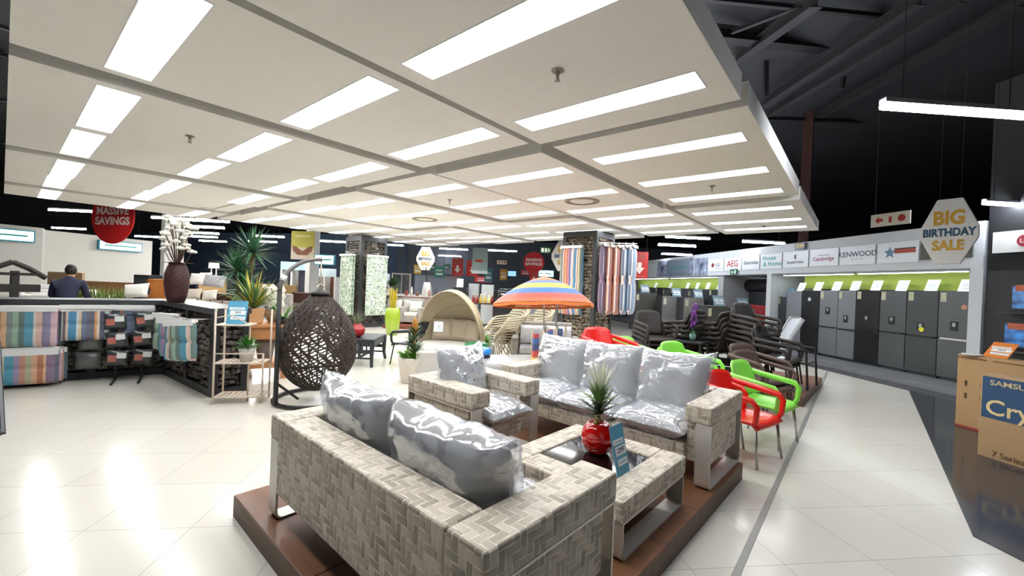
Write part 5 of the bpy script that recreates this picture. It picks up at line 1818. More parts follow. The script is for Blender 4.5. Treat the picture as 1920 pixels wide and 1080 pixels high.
M().box(0, .9, -.01, 0, 2.30, 2.9).build('print', PANELW, t)

# ---------------------------------------------------------------- hanging signs at the right
GOLD = mat('#c89a2c', .5, var=.1)
NAVYINK = mat('#1f4a63', .5)
CREAM = mat('#dcd9d2', .6, var=.03)
def hexsign(label, loc, a, h, w, z_roof):
    t = T('sale_sign', label, 'hanging sign', loc, a, 'birthday sale hexagons')
    c = h * .30
    pts = [(-w * .22, -h / 2), (w * .22, -h / 2), (w / 2, -h * .10), (w / 2, h * .06), (w * .22, h / 2), (-w * .22, h / 2), (-w / 2, h * .06), (-w / 2, -h * .10)]
    M().prism(pts, -.02, .02).build('board', CREAM, t, bevel=.008)
    text('BIG', h * .29, GOLD, t, (0, -.023, h * .20), bold=.012 * h, sx=.80)
    text('BIRTHDAY', h * .165, NAVYINK, t, (0, -.023, -.02 * h), bold=.007 * h, sx=.74)
    text('SALE', h * .21, GOLD, t, (0, -.023, -.22 * h), bold=.009 * h, sx=.80)
    m = M()
    for x in (-w * .18, w * .18):
        m.cyl((x, 0, h / 2), (x, 0, z_roof - loc[2]), .004, n=5)
    m.build('suspension_wire', DARKBEAM, t)
    return t
hexsign('large white hexagon reading big birthday sale at the right', (9.136, -1.008, 2.693), -111, .99, .64, 7.4)
hexsign('far white hexagon reading big birthday sale above the daybed', (10.872, 13.544, 2.546), -50, .93, .74, 7.4)
hexsign('white hexagon half hidden behind the tall stone pillar', (12.281, 7.908, 2.692), -50, 1.05, .80, 7.4)
def firesign(label, c, a, w, h, z_roof, kind=0):
    t = T('fire_sign', label, 'hanging sign', c, a)
    M().box(-w / 2, w / 2, -.015, .015, -h / 2, h / 2).build('board', mat('#d9d3c2', .6, var=.03), t)
    rd = mat('#b5352a', .5)
    k = h * .28
    M().prism([(-w * .38, 0), (-w * .38 + k, k), (-w * .38 + k, k * .4), (-w * .38 + 2 * k, k * .4), (-w * .38 + 2 * k, -k * .4), (-w * .38 + k, -k * .4), (-w * .38 + k, -k)], -.018, -.015).build('arrow', rd, t)
    M().box(-.02 * w, .05 * w, -.018, -.015, -h * .26, h * .2).build('extinguisher', rd, t)
    o = M().lathe([(h * .26, 0), (h * .26, .003)], 18).build('hose_reel', rd, t, (w * .30, -.015, 0))
    o.rotation_euler = (rad(90), 0, 0)
    M().cyl((-w * .4, 0, h / 2), (-w * .4, 0, z_roof - c[2]), .004, n=5).build('suspension_wire', DARKBEAM, t)
firesign('cream hanging sign with a red arrow and fire symbols at the right', (10.707, -0.394, 3.154), -125, .66, .24, 7.4)
firesign('small far cream hanging sign with dark symbols above the grill', (14.341, 12.483, 2.630), -50, .44, .17, 7.4)

# ---------------------------------------------------------------- televisions and cartons at the right edge
t = T('brand_sign', 'white lightbox with a red disc logo at the right picture edge', 'sign', wl(6.17, 0, .03), WA)
M().box(0, 1.6, -.05, .0, 2.50, 2.86).build('panel', mat('#dfe0dc', .4), t)
o = M().lathe([(.10, 0), (.10, .005)], 24).build('logo_disc', mat('#a5283f', .4), t, (.42, -.05, 2.68)); o.rotation_euler = (rad(90), 0, 0)
text('LG', .10, mat('#e6c8cc', .4), t, (.42, -.057, 2.68), bold=.003)
text('LG', .22, mat('#6b6d70', .4), t, (.85, -.053, 2.68), bold=.003)
SCR = NT('lit_blue_screen')
SCR.set(hx('#05070c'), .2)
rp = SCR.n('ShaderNodeValToRGB')
e = rp.color_ramp.elements
e[0].color, e[0].position = hx('#04123f'), .35
e[1].color, e[1].position = hx('#4f9df0'), .75
mp = SCR.n('ShaderNodeMapping'); mp.inputs['Scale'].default_value = (1, 1, 3)
SCR.l(SCR.obj(), mp.inputs[0])
SCR.l(SCR.noise(mp.outputs[0], 3.2, 4), rp.inputs[0]); SCR.l(rp.outputs[0], SCR.b.inputs['Emission Color'])
SCR.b.inputs['Emission Strength'].default_value = .9
t = T('tv_shelf', 'dark wall shelf carrying two televisions at the right picture edge', 'shelf', wl(5.98, 0, -.02), WA)
M().box(0, 1.8, -.25, 0, 1.48, 1.50).build('upper_shelf', mat('#3b3530', .5), t)
M().box(0, 1.8, -.25, 0, .84, .87).build('lower_shelf', mat('#3b3530', .5), t)
for z, z2, sx_, lab in ((1.502, 1.95, 5.86, 'upper blue lit television on the dark wall shelf'), (.872, 1.32, 5.94, 'lower blue lit television on the dark wall shelf')):
    t = T('television', lab, 'television', wl(sx_, z, .12), WA, 'televisions on the wall shelf')
    M().box(0, 1.0, 0, .04, .05, z2 - z).build('bezel', mat('#0c0d10', .3), t)
    M().box(.015, .985, -.003, 0, .065, z2 - z - .02).build('screen', SCR.m, t)
    M().box(.3, .7, -.08, .1, 0, .012).box(.48, .52, .0, .03, .012, .06).build('stand', mat('#0c0d10', .3), t)
    M().box(.05, .35, -.006, -.003, z2 - z - .10, z2 - z).build('promo_label', mat('#c9643f', .5, var=.3, vs=20), t)
CARTON = mat('#b08d62', .75, var=.06, vs=3)
CARTON2 = mat('#a98a63', .75, var=.06, vs=3)
def carton(label, corner, a, w, d, h, mc):
    t = T('tv_carton', label, 'carton', corner, a)
    M().box(0, w, 0, d, 0, h).build('carton_box', mc, t, bevel=.006)
    return t
q = (8.051, -1.026, 0.000)
t = carton('tall brown television carton with an orange card on top', q, -131, 1.5, .28, .95, CARTON)
M().box(.0, .30, -.003, 0, .90, .915).box(.36, 1.45, -.003, 0, .90, .915).build('flap_slot', mat('#6b5233', .8), t)
for x in (.10, .26):
    for z in (.42, .58):
        M().prism([(x - .012, z - .035), (x + .012, z - .035), (x + .012, z + .035), (x - .012, z + .035)], -.003, 0).build('hand_slot', mat('#4a3722', .8), t)
M().box(.0, 1.5, -.003, 0, .0, .03).build('red_tape', mat('#a3402c', .6), t)
qc = q
o = price_card('orange price card lying tilted on the tall brown carton', on(t, .22, .05, .952), on(t, .46, .05, .952), .26, 45, None, ('7999',), mat('#df8236', .5, var=.05))
p_ = on(t, .14, .02, .952)
o = T('round_disc', 'small white disc lying beside the orange card on the carton', 'disc', p_, -131)
M().lathe([(.10, 0), (.10, .012)], 24).build('disc', WHITE, o)
q = (6.682, -1.027, 0.000)
t = carton('brown television carton with a dark blue printed panel at the right edge', q, -131, 1.4, .22, .87, CARTON2)
BLU = mat('#20466b', .5, var=.04)
M().box(.02, 1.38, -.003, 0, .42, .85).build('blue_panel', BLU, t)
text('SAMSUNG', .075, mat('#c9b48e', .6), t, (.08, -.005, .79), align='LEFT', sx=1.25, bold=.001)
text('Crystal UHD', .22, mat('#d9c08c', .6), t, (.05, -.005, .53), align='LEFT', sx=1.05, bold=.003)
text('7 Series', .08, mat('#6b5233', .8), t, (.12, -.005, .06), align='LEFT')
M().box(.50, .53, -.004, 0, 0, .87).build('packing_tape', mat('#c9c2b2', .2, 0, .5), t)

# ---------------------------------------------------------------- people behind the counter
def skin_body(name, nodes, edges, m, parent, root=0):
    me = bpy.data.meshes.new(name)
    me.from_pydata([n_[:3] for n_ in nodes], edges, [])
    o = bpy.data.objects.new(name, me)
    COL.objects.link(o)
    sk = o.modifiers.new('skin', 'SKIN')
    sk.use_smooth_shade = True
    for i, n_ in enumerate(nodes):
        v = me.skin_vertices[0].data[i]
        v.radius = (n_[3], n_[4] if len(n_) > 4 else n_[3])
        v.use_root = (i == root)
    sb = o.modifiers.new('sub', 'SUBSURF')
    sb.levels = sb.render_levels = 2
    bpy.context.view_layer.update()
    me2 = bpy.data.meshes.new_from_object(o.evaluated_get(bpy.context.evaluated_depsgraph_get()))
    bpy.data.objects.remove(o)
    me2.name = name
    me2.materials.clear()
    me2.materials.append(m)
    for p_ in me2.polygons:
        p_.use_smooth = True
    o = bpy.data.objects.new(name, me2)
    COL.objects.link(o)
    o.parent = parent
    return o
SKIN_ = mat('#a9775c', .55, var=.06)
HAIR = mat('#1c1614', .6, var=.3, vs=30)
TOP = mat('#161a33', .8, var=.15)
TROU = mat('#20222a', .8)
def person(label, loc, a, sitting=False, lean=14):
    """upright figure, facing local -y"""
    t = T('person', label, 'person', loc, a)
    hip = .48 if sitting else .93
    l = math.sin(rad(lean))
    def up(z):      # point on the leaning spine z above the hip
        return (0, -z * l, hip + z * math.cos(rad(lean)))
    c, n_, hd = up(.42), up(.53), up(.66)
    nodes = [(0, 0, hip, .16, .12), (*up(.18), .145, .11), (*up(.36), .175, .12), (*up(.48), .10, .085), (*up(.56), .06, .06)]
    edges = [(0, 1), (1, 2), (2, 3), (3, 4)]
    for s in (-1, 1):
        b = len(nodes)
        sh = up(.43)
        nodes += [(s * .19, sh[1], sh[2], .075, .07), (s * .25, sh[1] - .04, sh[2] - .27, .052, .05), (s * .20, sh[1] - .27, sh[2] - .36, .04, .04)]
        edges += [(2, b), (b, b + 1), (b + 1, b + 2)]
    skin_body('shirt', nodes, edges, TOP, t)
    nodes = [(0, 0, hip, .15, .12)]
    edges = []
    for s in (-1, 1):
        b = len(nodes)
        if sitting:
            nodes += [(s * .09, -.02, hip - .02, .09), (s * .11, -.42, hip - .01, .065), (s * .11, -.44, .08, .045), (s * .11, -.56, .05, .04)]
        else:
            nodes += [(s * .09, 0, hip - .10, .095), (s * .10, -.02, .50, .065), (s * .10, .0, .09, .045), (s * .10, -.12, .05, .04)]
        edges += [(0, b), (b, b + 1), (b + 1, b + 2), (b + 2, b + 3)]
    skin_body('trousers', nodes, edges, TROU, t)
    # head, neck, hands: one skin mesh
    m = M()
    def headf(u, v):
        th, ph = 2 * math.pi * u, math.pi * v
        x = .076 * math.sin(ph) * math.cos(th)
        y = .098 * math.sin(ph) * math.sin(th)
        z = .118 * math.cos(ph)
        if y < 0:
            y *= 1.0 + .10 * math.exp(-((z + .02) / .03) ** 2) * math.exp(-(x / .018) ** 2) * 2.2   # nose
            y *= 1 - .10 * math.exp(-((z - .015) / .018) ** 2) * math.exp(-((abs(x) - .033) / .018) ** 2)  # eye sockets
            if z < -.05: x *= .86
        return (hd[0] + x, hd[1] + y - .01, hd[2] + z)
    m.sheet(headf, 28, 20)
    m.tube([up(.50), (hd[0], hd[1] + .01, hd[2] - .06)], .055, 12)
    for s in (-1, 1):
        m.ball((hd[0] + s * .078, hd[1] + .005, hd[2] - .01), (.012, .022, .034), 8)
    face = m.build('head', SKIN_, t, smooth='all')
    m = M()
    for s in (-1, 1):
        m.ball((hd[0] + s * .032, hd[1] - .098, hd[2] + .012), (.012, .006, .007), 8)
    m.build('eyes', mat('#1b1512', .3), face)
    M().ball((hd[0], hd[1] - .10, hd[2] - .055), (.022, .006, .006), 8).build('lips', mat('#8a4a44', .5), face)
    for s in (-1, 1):
        sh = up(.43)
        wx, wy, wz = s * .20, sh[1] - .27, sh[2] - .36
        h_ = M()
        h_.tube([(wx, wy, wz), (wx - s * .005, wy - .05, wz - .012), (wx - s * .01, wy - .10, wz - .02)], [.026, .040, .036], 8, flat=.6)
        for k in range(4):
            x0 = wx - s * .01 + (k - 1.5) * .018
            ln = (.062, .074, .07, .055)[k]
            h_.tube([(x0, wy - .09, wz - .02), (x0, wy - .09 - ln * .55, wz - .03), (x0, wy - .09 - ln * .9, wz - .055)], [.009, .0085, .007], 6)
        h_.tube([(wx - s * .03, wy - .03, wz - .01), (wx - s * .055, wy - .07, wz - .02), (wx - s * .05, wy - .10, wz - .03)], [.011, .01, .008], 6)
        h_.build('hand', SKIN_, t, smooth='all')
    m = M()
    m.ball((hd[0], hd[1] + .018, hd[2] + .022), (.086, .098, .112), 16)
    m.ball((hd[0], hd[1] + .085, hd[2] + .09), (.048, .045, .045), 10, .08)
    m.build('hair', HAIR, t, smooth='all')
    return t
q = (0.768, 11.480, 1.165)
person('person in a dark navy top seen from behind, bending over papers beyond the stone counter', (q[0], q[1], 0), 160, False, 24)
q = (1.997, 12.031, 0.872)
person('seated person of whom only dark hair shows over the stone counter', (q[0], q[1], 0), 150, True, 6)
# desk behind the counter
q = (0.680, 12.528, 0.961)
t = T('office_desk', 'pale cluttered desk behind the stone counter in front of the person', 'desk', (q[0], q[1], 0), -14)
M().box(-.9, .9, 0, .7, .98, 1.02).build('desk_top', OFFWHITE, t)
for x in (-.85, .80):
    M().box(x, x + .05, .05, .65, 0, .98).build('leg', OFFWHITE, t)
for i, (x, y, w, h, col, lab) in enumerate(((-.6, .2, .3, .12, '#e6e4df', 'white paper stack on the desk left of the person'), (-.2, .25, .28, .22, '#eceae6', 'white open box on the desk just left of the person'), (.5, .2, .22, .13, '#f1f0ec', 'white folder on the desk right of the person'), (-.85, .25, .22, .18, '#a9a3a0', 'grey tray at the left end of the desk'))):
    aa = rad(-14)
    o = T('paper_stack', lab, 'papers', (q[0] + x * math.cos(aa) - y * math.sin(aa), q[1] + x * math.sin(aa) + y * math.cos(aa), 1.02), -14, 'papers on the desk')
    for k in range(3):
        M().box(-w / 2 + k * .01, w / 2 - k * .012, -.1, .12 - k * .01, h * k / 3, h * (k + .9) / 3).build('sheet_pile', mat(col, .7), o)

def view_a(deg=0):
    return -50.5 + deg
def flat_sign(name, label, cat, loc, a, w, h, m, z_top=None, th=.03, group=None):
    t = T(name, label, cat, loc, a, group)
    M().box(-w / 2, w / 2, -th / 2, th / 2, -h / 2, h / 2).build('board', m, t)
    if z_top:
        mm = M()
        for x in (-w * .4, w * .4):
            mm.cyl((x, 0, h / 2), (x, 0, z_top - loc[2]), .004, n=5)
        mm.build('suspension_wire', DARKBEAM, t)
    return t
# lit teal signs on the white wall
TEALGLOW = glow('#bfeff5', 3.0, 'lit_teal_sign')
def litsign(label, c, a, w, h):
    t = T('lit_sign', label, 'lit sign', c, a, 'teal lit signs')
    M().box(-w / 2, w / 2, 0, .10, -h / 2, h / 2).build('case', mat('#1f8ca6', .5), t)
    M().box(-w / 2 + .04, w / 2 - .04, -.008, 0, -h / 2 + .04, h / 2 - .04).build('lit_face', TEALGLOW, t)
    if 'wall' not in label:
        M().cyl((-w * .4, .05, h / 2), (-w * .4, .05, 7.4 - c[2]), .005, n=5).cyl((w * .4, .05, h / 2), (w * .4, .05, 7.4 - c[2]), .005, n=5).build('suspension_wire', DARKBEAM, t)
    M().box(-w * .38, w * .36, -.014, -.008, -h * .06, h * .08).build('teal_line', mat('#17a39b', .5), t)
litsign('teal edged lit sign on the white wall at the left picture edge', (0.107, 22.555, 2.639), 18.9, 1.35, .42)
litsign('teal edged lit sign on the white wall under the red savings disc', (3.286, 24.674, 2.608), 25.9, 1.65, .40)
litsign('bright green lit sign left of the leaf print towers', (8.274, 16.692, 2.336), -52, .82, .42)
litsign('pale blue lit screen sign right of the far red disc', (15.621, 10.928, 2.207), -52, .72, .34)
# red savings discs
RED = mat('#c21f22', .5, var=.04)
def disc(label, c, a, r_):
    t = T('savings_sign', label, 'hanging sign', c, a, 'red savings discs')
    o = M().lathe([(r_, -.015), (r_, .015)], 48).build('disc', RED, t); o.rotation_euler = (rad(90), 0, 0)
    text('MASSIVE', r_ * .40, mat('#e9dcd6', .5, var=0), t, (0, -.018, r_ * .22), bold=.012 * r_, sx=1.02)
    text('SAVINGS', r_ * .40, mat('#e9dcd6', .5, var=0), t, (0, -.018, -r_ * .16), bold=.012 * r_, sx=1.02)
    M().cyl((0, 0, r_), (0, 0, 7.4 - c[2]), .005, n=5).build('suspension_wire', DARKBEAM, t)
disc('large red disc reading massive savings above the left counter', (1.824, 15.087, 2.964), -62, .70)
disc('far red disc reading massive savings left of the stone pillar', (15.258, 11.371, 2.689), -50, .47)
# red arrow banners
def arrowsign(label, c, w, h, lines=True):
    t = flat_sign('arrow_banner', label, 'banner', c, -50, w, h, mat('#c4312a', .5, var=.05), 7.4, .02, 'red arrow banners')
    k = w * .3
    M().prism([(-k * .4, h * .10), (k * .4, h * .10), (k * .4, -h * .10), (k, -h * .10), (0, -h * .34), (-k, -h * .10), (-k * .4, -h * .10)], -.014, -.01).build('white_arrow', mat('#eee3d6', .5), t)
    for i in range(3):
        M().box(-w * .36, w * .36, -.014, -.01, h * (.40 - .09 * i) - h * .025, h * (.40 - .09 * i) + h * .025).build('text_line', mat('#8f5148', .5), t)
    M().box(-w * .3, w * .3, -.014, -.01, -h * .43, -h * .41).build('footer_line', mat('#e7a79c', .5), t)
arrowsign('red banner with a white down arrow right of the far birthday hexagon', (13.765, 14.750, 2.371), .52, .82)
arrowsign('red banner with a white down arrow half behind the grey green poster', (14.927, 14.913, 2.387), .58, .80)
arrowsign('red banner with a white down arrow right of the stone pillar', (13.475, 5.673, 2.457), .56, .88)
arrowsign('small dim red banner with an arrow under the far red disc', (16.881, 12.541, 2.034), .42, .55)
# posters and promo boards
t = flat_sign('poster', 'yellow green banner with a brown and white lower picture above the egg chair', 'poster', (7.033, 15.842, 2.768), -58, .92, 1.04, mat('#b4ae3f', .6, var=.08), 7.4)
M().box(-.45, .45, -.018, -.015, -.52, -.08).build('picture_area', mat('#cfc2b2', .6, var=.2, vs=14), t)
M().prism([(-.4, -.02), (-.25, -.05), (0, -.22), (.25, -.05), (.4, -.02), (.38, -.2), (.2, -.36), (-.2, -.36), (-.38, -.2)], -.022, -.018).build('brown_motif', mat('#7a4a2b', .6, var=.3, vs=12), t)
M().box(-.3, .3, -.02, -.015, .30, .37).build('pale_heading', mat('#cfca7d', .5), t)
t = flat_sign('poster', 'grey green hanging poster with a red strip above the daybed', 'poster', (12.991, 12.548, 2.606), -50, .66, 1.10, mat('#8fa39f', .5, var=.25, vs=4), 7.4)
M().box(-.2, .12, -.02, -.015, -.06, .05).build('red_strip', mat('#c4472f', .5), t)
M().box(-.33, .33, -.02, -.015, -.55, -.42).build('white_footer', mat('#dfe4e4', .5), t)
t = flat_sign('poster', 'brown portrait poster over a white ledge right of the leaf print towers', 'poster', (11.476, 17.525, 2.401), -50, .42, .56, mat('#7c4a38', .6, var=.35, vs=6), 7.4)
t = flat_sign('exit_sign', 'green and white exit sign left of the stone pillar', 'exit sign', (11.482, 8.093, 2.825), -50, .34, .18, mat('#2f5b3f', .5), 7.4)
M().box(-.14, -.06, -.018, -.015, -.06, .06).box(-.02, .04, -.018, -.015, -.06, .06).build('figure_symbol', mat('#dfe9d8', .5), t)
M().prism([(.06, .05), (.10, .05), (.15, 0), (.10, -.05), (.06, -.05), (.10, 0)], -.018, -.015).build('arrow', mat('#dfe9d8', .5), t)
def panel(name, label, cat, x, y, d, w_px, h_px, col, th=.06, a=-50, var=.08, group=None):
    c = at_((x, y), d)
    return None
for args in (
    ('poster', 'orange yellow poster with grey bottles above the grill', 'poster', (15.157, 13.061, 2.106), .34, .52, '#c98f3a'),
    ('poster', 'teal promo board with white cups under the far birthday hexagon', 'poster', (12.562, 14.635, 2.083), .46, .50, '#2f7f6d'),
    ('poster', 'dark green wing board left of the teal cup board', 'poster', (12.602, 15.216, 2.324), .32, .22, '#1f5a4c'),
    ('poster', 'dark green wing board right of the teal cup board', 'poster', (13.039, 14.687, 2.352), .32, .22, '#1f5a4c'),
    ('poster', 'teal cube board under the grey green poster', 'poster', (14.339, 13.266, 2.040), .36, .62, '#3f7f86'),
    ('poster', 'yellow price flag at the lower left of the far birthday hexagon', 'poster', (11.304, 14.588, 2.133), .30, .38, '#c9a34a'),
    ('poster', 'red board with white lettering bars above the umbrella', 'poster', (15.814, 12.265, 2.249), .42, .26, '#a83038'),
    ('poster', 'red board along the wall right of the arrow banners', 'poster', (16.005, 15.173, 1.863), .9, .30, '#a52a28')):
    t = flat_sign(args[0], args[1], args[2], args[3], -50, args[4], args[5], mat(args[6], .5, var=.25, vs=9), 7.4)
    w_, h_ = args[4], args[5]
    M().box(-w_ * .34, w_ * .34, -.019, -.015, -h_ * .28, -h_ * .10).build('pale_print', mat('#d9dcd6', .5), t)
    M().box(-w_ * .34, w_ * .3, -.019, -.015, h_ * .08, h_ * .2).build('upper_print', mat('#b9bdb6', .5), t)

# ---------------------------------------------------------------- bedding and sofas beyond the counter
HB = [((1.171, 17.753, 1.621), 1.0, 1.45, '#a3896c', 'tan upholstered headboard on the white wall behind the person'),
      ((1.735, 15.182, 1.384), 1.65, 1.38, '#8a6444', 'wide brown wooden headboard behind the counter plants'),
      ((4.779, 17.777, 1.461), .95, 1.45, '#a98a5f', 'tan cardboard covered headboard left of the yucca'),
      ((6.126, 16.931, 1.435), .78, 1.38, '#a4834f', 'tan cardboard covered headboard right of the yucca'),
      ((6.510, 15.679, 1.382), .55, 1.40, '#8f7449', 'brown cardboard panel behind the egg chair arm')]
for p_, w_, h_, col, lab in HB:
    t = T('headboard', lab, 'headboard', (p_[0], p_[1], 0), -50, 'headboards in the bed department')
    M().box(-w_ / 2, w_ / 2, 0, .09, .15, h_ + (p_[2] - 1.6) * .5).build('panel', m_wood('headboard_' + col[1:], col, col, .6) if 'wooden' in lab else mat(col, .8, var=.12), t, bevel=.01)
    for x in (-w_ / 2 + .04, w_ / 2 - .09):
        M().box(x, x + .05, .02, .08, 0, .15).build('leg', BLACKPL, t)
q = (1.185, 11.759, 1.001)
o = T('grass_planter', 'dark planter of green grass behind the stone counter', 'planter', (q[0], q[1], 0), -14)
M().box(-.5, .5, -.15, .15, 0, 1.0).build('planter', BLACKPL, o)
m = M()
for i in range(260):
    x = R.uniform(-.48, .48)
    blade(m, (x, R.uniform(-.12, .12), 1.0), (R.uniform(-.4, .4), R.uniform(-.4, .4), 1), R.uniform(.12, .30), .02, .3, 3)
m.build('grass_blades', mat('#6f7f3a', .6, var=.35, vs=8), o)
q = (2.310, 12.281, 1.074)
t = T('wooden_cabinet', 'tall orange wooden cabinet left of the woven vase', 'cabinet', (q[0], q[1], 0), -50)
M().box(-.16, .22, -.15, .3, 0, 1.42).build('carcass', m_wood('orange_cabinet_wood', '#8f4f22', '#bd7636', .7, 2), t)
M().box(-.20, -.16, -.2, .3, 0, 1.40).build('dark_side', mat('#3a2a20', .6), t)
for i in range(3):
    M().box(-.14, .2, -.165, -.15, .1 + i * .43, .48 + i * .43).build('door', m_wood('orange_cabinet_wood_door', '#9a5726', '#c07c3b', .7, 2), t)
q = (2.128, 12.972, 1.004)
t = T('black_cabinet', 'black cabinet standing left of the orange one', 'cabinet', (q[0], q[1], 0), -50)
M().box(-.14, .2, -.1, .3, 0, 1.50).build('carcass', BLACKPL, t)
M().box(-.12, .18, -.115, -.1, .1, .7).box(-.12, .18, -.115, -.1, .74, 1.45).build('doors', mat('#1d1f22', .4), t)
GREYF = mat('#8f8c88', .9, var=.1)
BROWNL = mat('#3f241b', .4, 0, .2, .15)
TAUPE = mat('#9a8f83', .9, var=.1)
q = (4.655, 13.052, 1.018)
plain_sofa('lounge_sofa', 'long light grey sofa behind the yucca and the swing arm', (q[0], q[1], 0), -56, 1.7, .95, GREYF, GREYF, 2, 1.10)
q = (3.968, 14.984, 0.842)
plain_sofa('lounge_sofa', 'brown leather sofa with patterned pillows between the vase and the yucca', (q[0], q[1], 0), -56, 1.5, .95, BROWNL, TAUPE, 3, 1.0)
q = (1.806, 11.949, 0.993)
plain_sofa('lounge_sofa', 'taupe sofa with a white pillow behind the stone counter', (q[0], q[1], 0), -50, 1.5, .9, TAUPE, TAUPE, 2, .9)
for i, (p_, w_, h_, col, lab) in enumerate((((3.525, 14.427, 1.428), .42, .34, '#dcd9d4', 'white scatter pillow right of the woven vase'), ((3.832, 14.053, 1.387), .62, .36, '#a5a3a6', 'marbled grey scatter pillow between the vase and the yucca'), ((3.791, 14.733, 1.478), .36, .3, '#e6e3dc', 'small white pillow tilted behind the marbled one'),
                                           ((1.777, 11.514, 1.180), .50, .30, '#d9d4cd', 'white pillow on the taupe sofa left of the orange cabinet'), ((3.341, 14.017, 1.022), .44, .30, '#b7ad9f', 'beige pillow low beside the woven vase'), ((3.628, 13.669, 1.011), .40, .28, '#c9c3b8', 'pale pillow low between the vase and the yucca'))):
    o = T('scatter_pillow', lab, 'pillow', p_, rot=eul(-50, 18, R.uniform(-8, 8)), group='pillows in the sofa department')
    M().pillow(w_, h_, .16, 10, pinch=.05).build('fabric_cover', mat(col, .9, var=.3 if 'marbled' in lab else .05, vs=20), o, smooth='all')
q = (5.724, 13.485, 0.989)
plain_sofa('recliner_chair', 'dark brown leather recliner left of the egg chair top', (q[0], q[1], 0), -70, 1.0, .9, BROWNL, BROWNL, 1, 1.12)
for (p_, lab) in (((-0.015, 1.595, 2.226), ''),) if 0 else ():
    pass
q = (4.395, 21.389, 1.807)
t = T('white_column', 'white square column rising behind the woven vase', 'column', (q[0] - .35, q[1] - .35, 0), 0)
M().box(0, .62, 0, .62, 0, 7.3).build('shaft', mat('#b9b9b6', .7, var=.03), t)
M().box(-.02, .64, -.02, .64, 0, .12).build('base_band', BLACKPL, t)
q = (8.923, 19.044, 1.849)
t = T('white_column', 'white square column left of the bright green lit sign', 'column', (q[0] - .25, q[1] - .25, 0), 0)
M().box(0, .42, 0, .42, 0, 7.3).build('shaft', mat('#c4c4c2', .7, var=.03), t)
M().box(-.02, .44, -.02, .44, 0, .12).build('base_band', BLACKPL, t)
for p_, lab in (((5.547, 20.782, 2.145), 'left white table lamp on the dark sideboard behind the yucca'), ((5.675, 20.625, 2.065), 'right white table lamp on the dark sideboard behind the yucca')):
    o = T('table_lamp', lab, 'lamp', (p_[0], p_[1], 1.42), 0, 'white table lamps')
    M().lathe([(.05, 0), (.03, .03), (.02, .3), (.02, .42)], 14).build('base', WHITE, o, smooth='all')
    M().lathe([(.11, .40), (.09, .62)], 18).build('lamp_shade', glow('#f2efe6', .8, 'lit_lamp_shade'), o, smooth='all')
q = (5.665, 20.790, 1.441)
t = T('sideboard', 'dark sideboard carrying two white lamps behind the yucca', 'sideboard', (q[0], q[1], 0), -50)
M().box(-.6, .6, -.2, .25, .1, 1.42).build('carcass', mat('#22262c', .5), t)
for i in range(2):
    M().box(-.58 + .6 * i, -.02 + .6 * i, -.215, -.2, .14, 1.38).build('door', mat('#2a2f37', .5), t)
M().box(-.55, .55, -.15, .2, 0, .1).build('plinth', BLACKPL, t)
# kiosk booths behind the egg chair
def booth(label, p_, w_, h_, head, body):
    t = T('service_booth', label, 'booth', (p_[0], p_[1], 0), -52, 'service booths')
    M().box(-w_ / 2, w_ / 2, -.06, 0, h_ - .38, h_).build('header_panel', mat(head, .5), t)
    M().box(-w_ / 2, w_ / 2, .5, .56, 0, h_ - .38).build('rear_screen', mat(body, .5, var=.2, vs=3), t)
    for x in (-w_ / 2, -w_ * .12, w_ / 2 - .08):
        M().box(x, x + .08, -.06, .5, 0, h_ - .38).build('post', OFFWHITE, t)
booth('pale blue headed booth behind the swing arm', (8.851, 20.700, 1.574), 1.3, 2.3, '#9db6cf', '#3a3a48')
booth('white framed booth with a brown screen under the green lit sign', (9.816, 19.530, 1.636), .95, 2.05, '#c9d6da', '#6b4032')
q = (12.975, 18.845, 1.780)
booth('red screened booth under the portrait poster', (12.369, 18.794, 1.756), .75, 1.95, '#c5ccd3', '#7c1f22')
t = T('framed_mirror', 'white framed mirror panel behind the lime vase reeds', 'mirror', ((11.169, 15.532, 1.534)[0], (11.169, 15.532, 1.534)[1], 0), -50)
M().box(-.42, .42, 0, .06, .3, 1.95).build('frame', mat('#b9b7b2', .5), t)
M().box(-.36, .0, -.006, 0, .36, 1.89).box(.04, .36, -.006, 0, .36, 1.89).build('mirror_glass', mat('#9aa0a4', .08, .8, 0, .2), t)
M().box(-.4, -.3, -.2, .3, 0, .3).box(.3, .4, -.2, .3, 0, .3).build('foot', BLACKPL, t)
q = (9.166, 13.243, 1.179)
o = T('leafy_plant', 'bushy dark green plant behind the lime vase', 'plant', (q[0], q[1], 0), 0)
M().lathe([(.18, 0), (.22, .4), (.2, .4)], 16).build('pot', BLACKPL, o)
m = M()
for i in range(150):
    az, el = R.uniform(0, 6.28), rad(R.uniform(-10, 85))
    d_ = Vector((math.cos(az) * math.cos(el), math.sin(az) * math.cos(el), math.sin(el)))
    blade(m, tuple(Vector((0, 0, 1.35)) + d_ * R.uniform(.05, .25)), tuple(d_), R.uniform(.15, .28), .07, .5, 3)
m.tube([(0, 0, .3), (.02, 0, 1.4)], .03, 6)
m.build('foliage', mat('#33552c', .5, var=.4, vs=8), o)
q = (9.444, 13.056, 0.361)
plain_sofa('garden_sofa', 'grey wicker sofa behind the lime vase', (q[0], q[1], .12), -52, 1.5, .75, GW, OFFWHITE, 2, .86)
q = (9.369, 12.206, 0.522)
plain_sofa('garden_sofa', 'grey wicker armchair left of the daybed canopy', (q[0], q[1], .12), -58, .8, .75, GW, OFFWHITE, 1, .86)
t = T('display_platform', 'red brown platform under the grey wicker sofa behind the lime vase', 'platform', ((8.806, 11.629, 0.306)[0], (8.806, 11.629, 0.306)[1], 0), -52)
M().box(-.9, 1.2, -.1, 2.2, 0, .118).build('deck_box', mat('#7a3a22', .5, var=.15), t, bevel=.006)
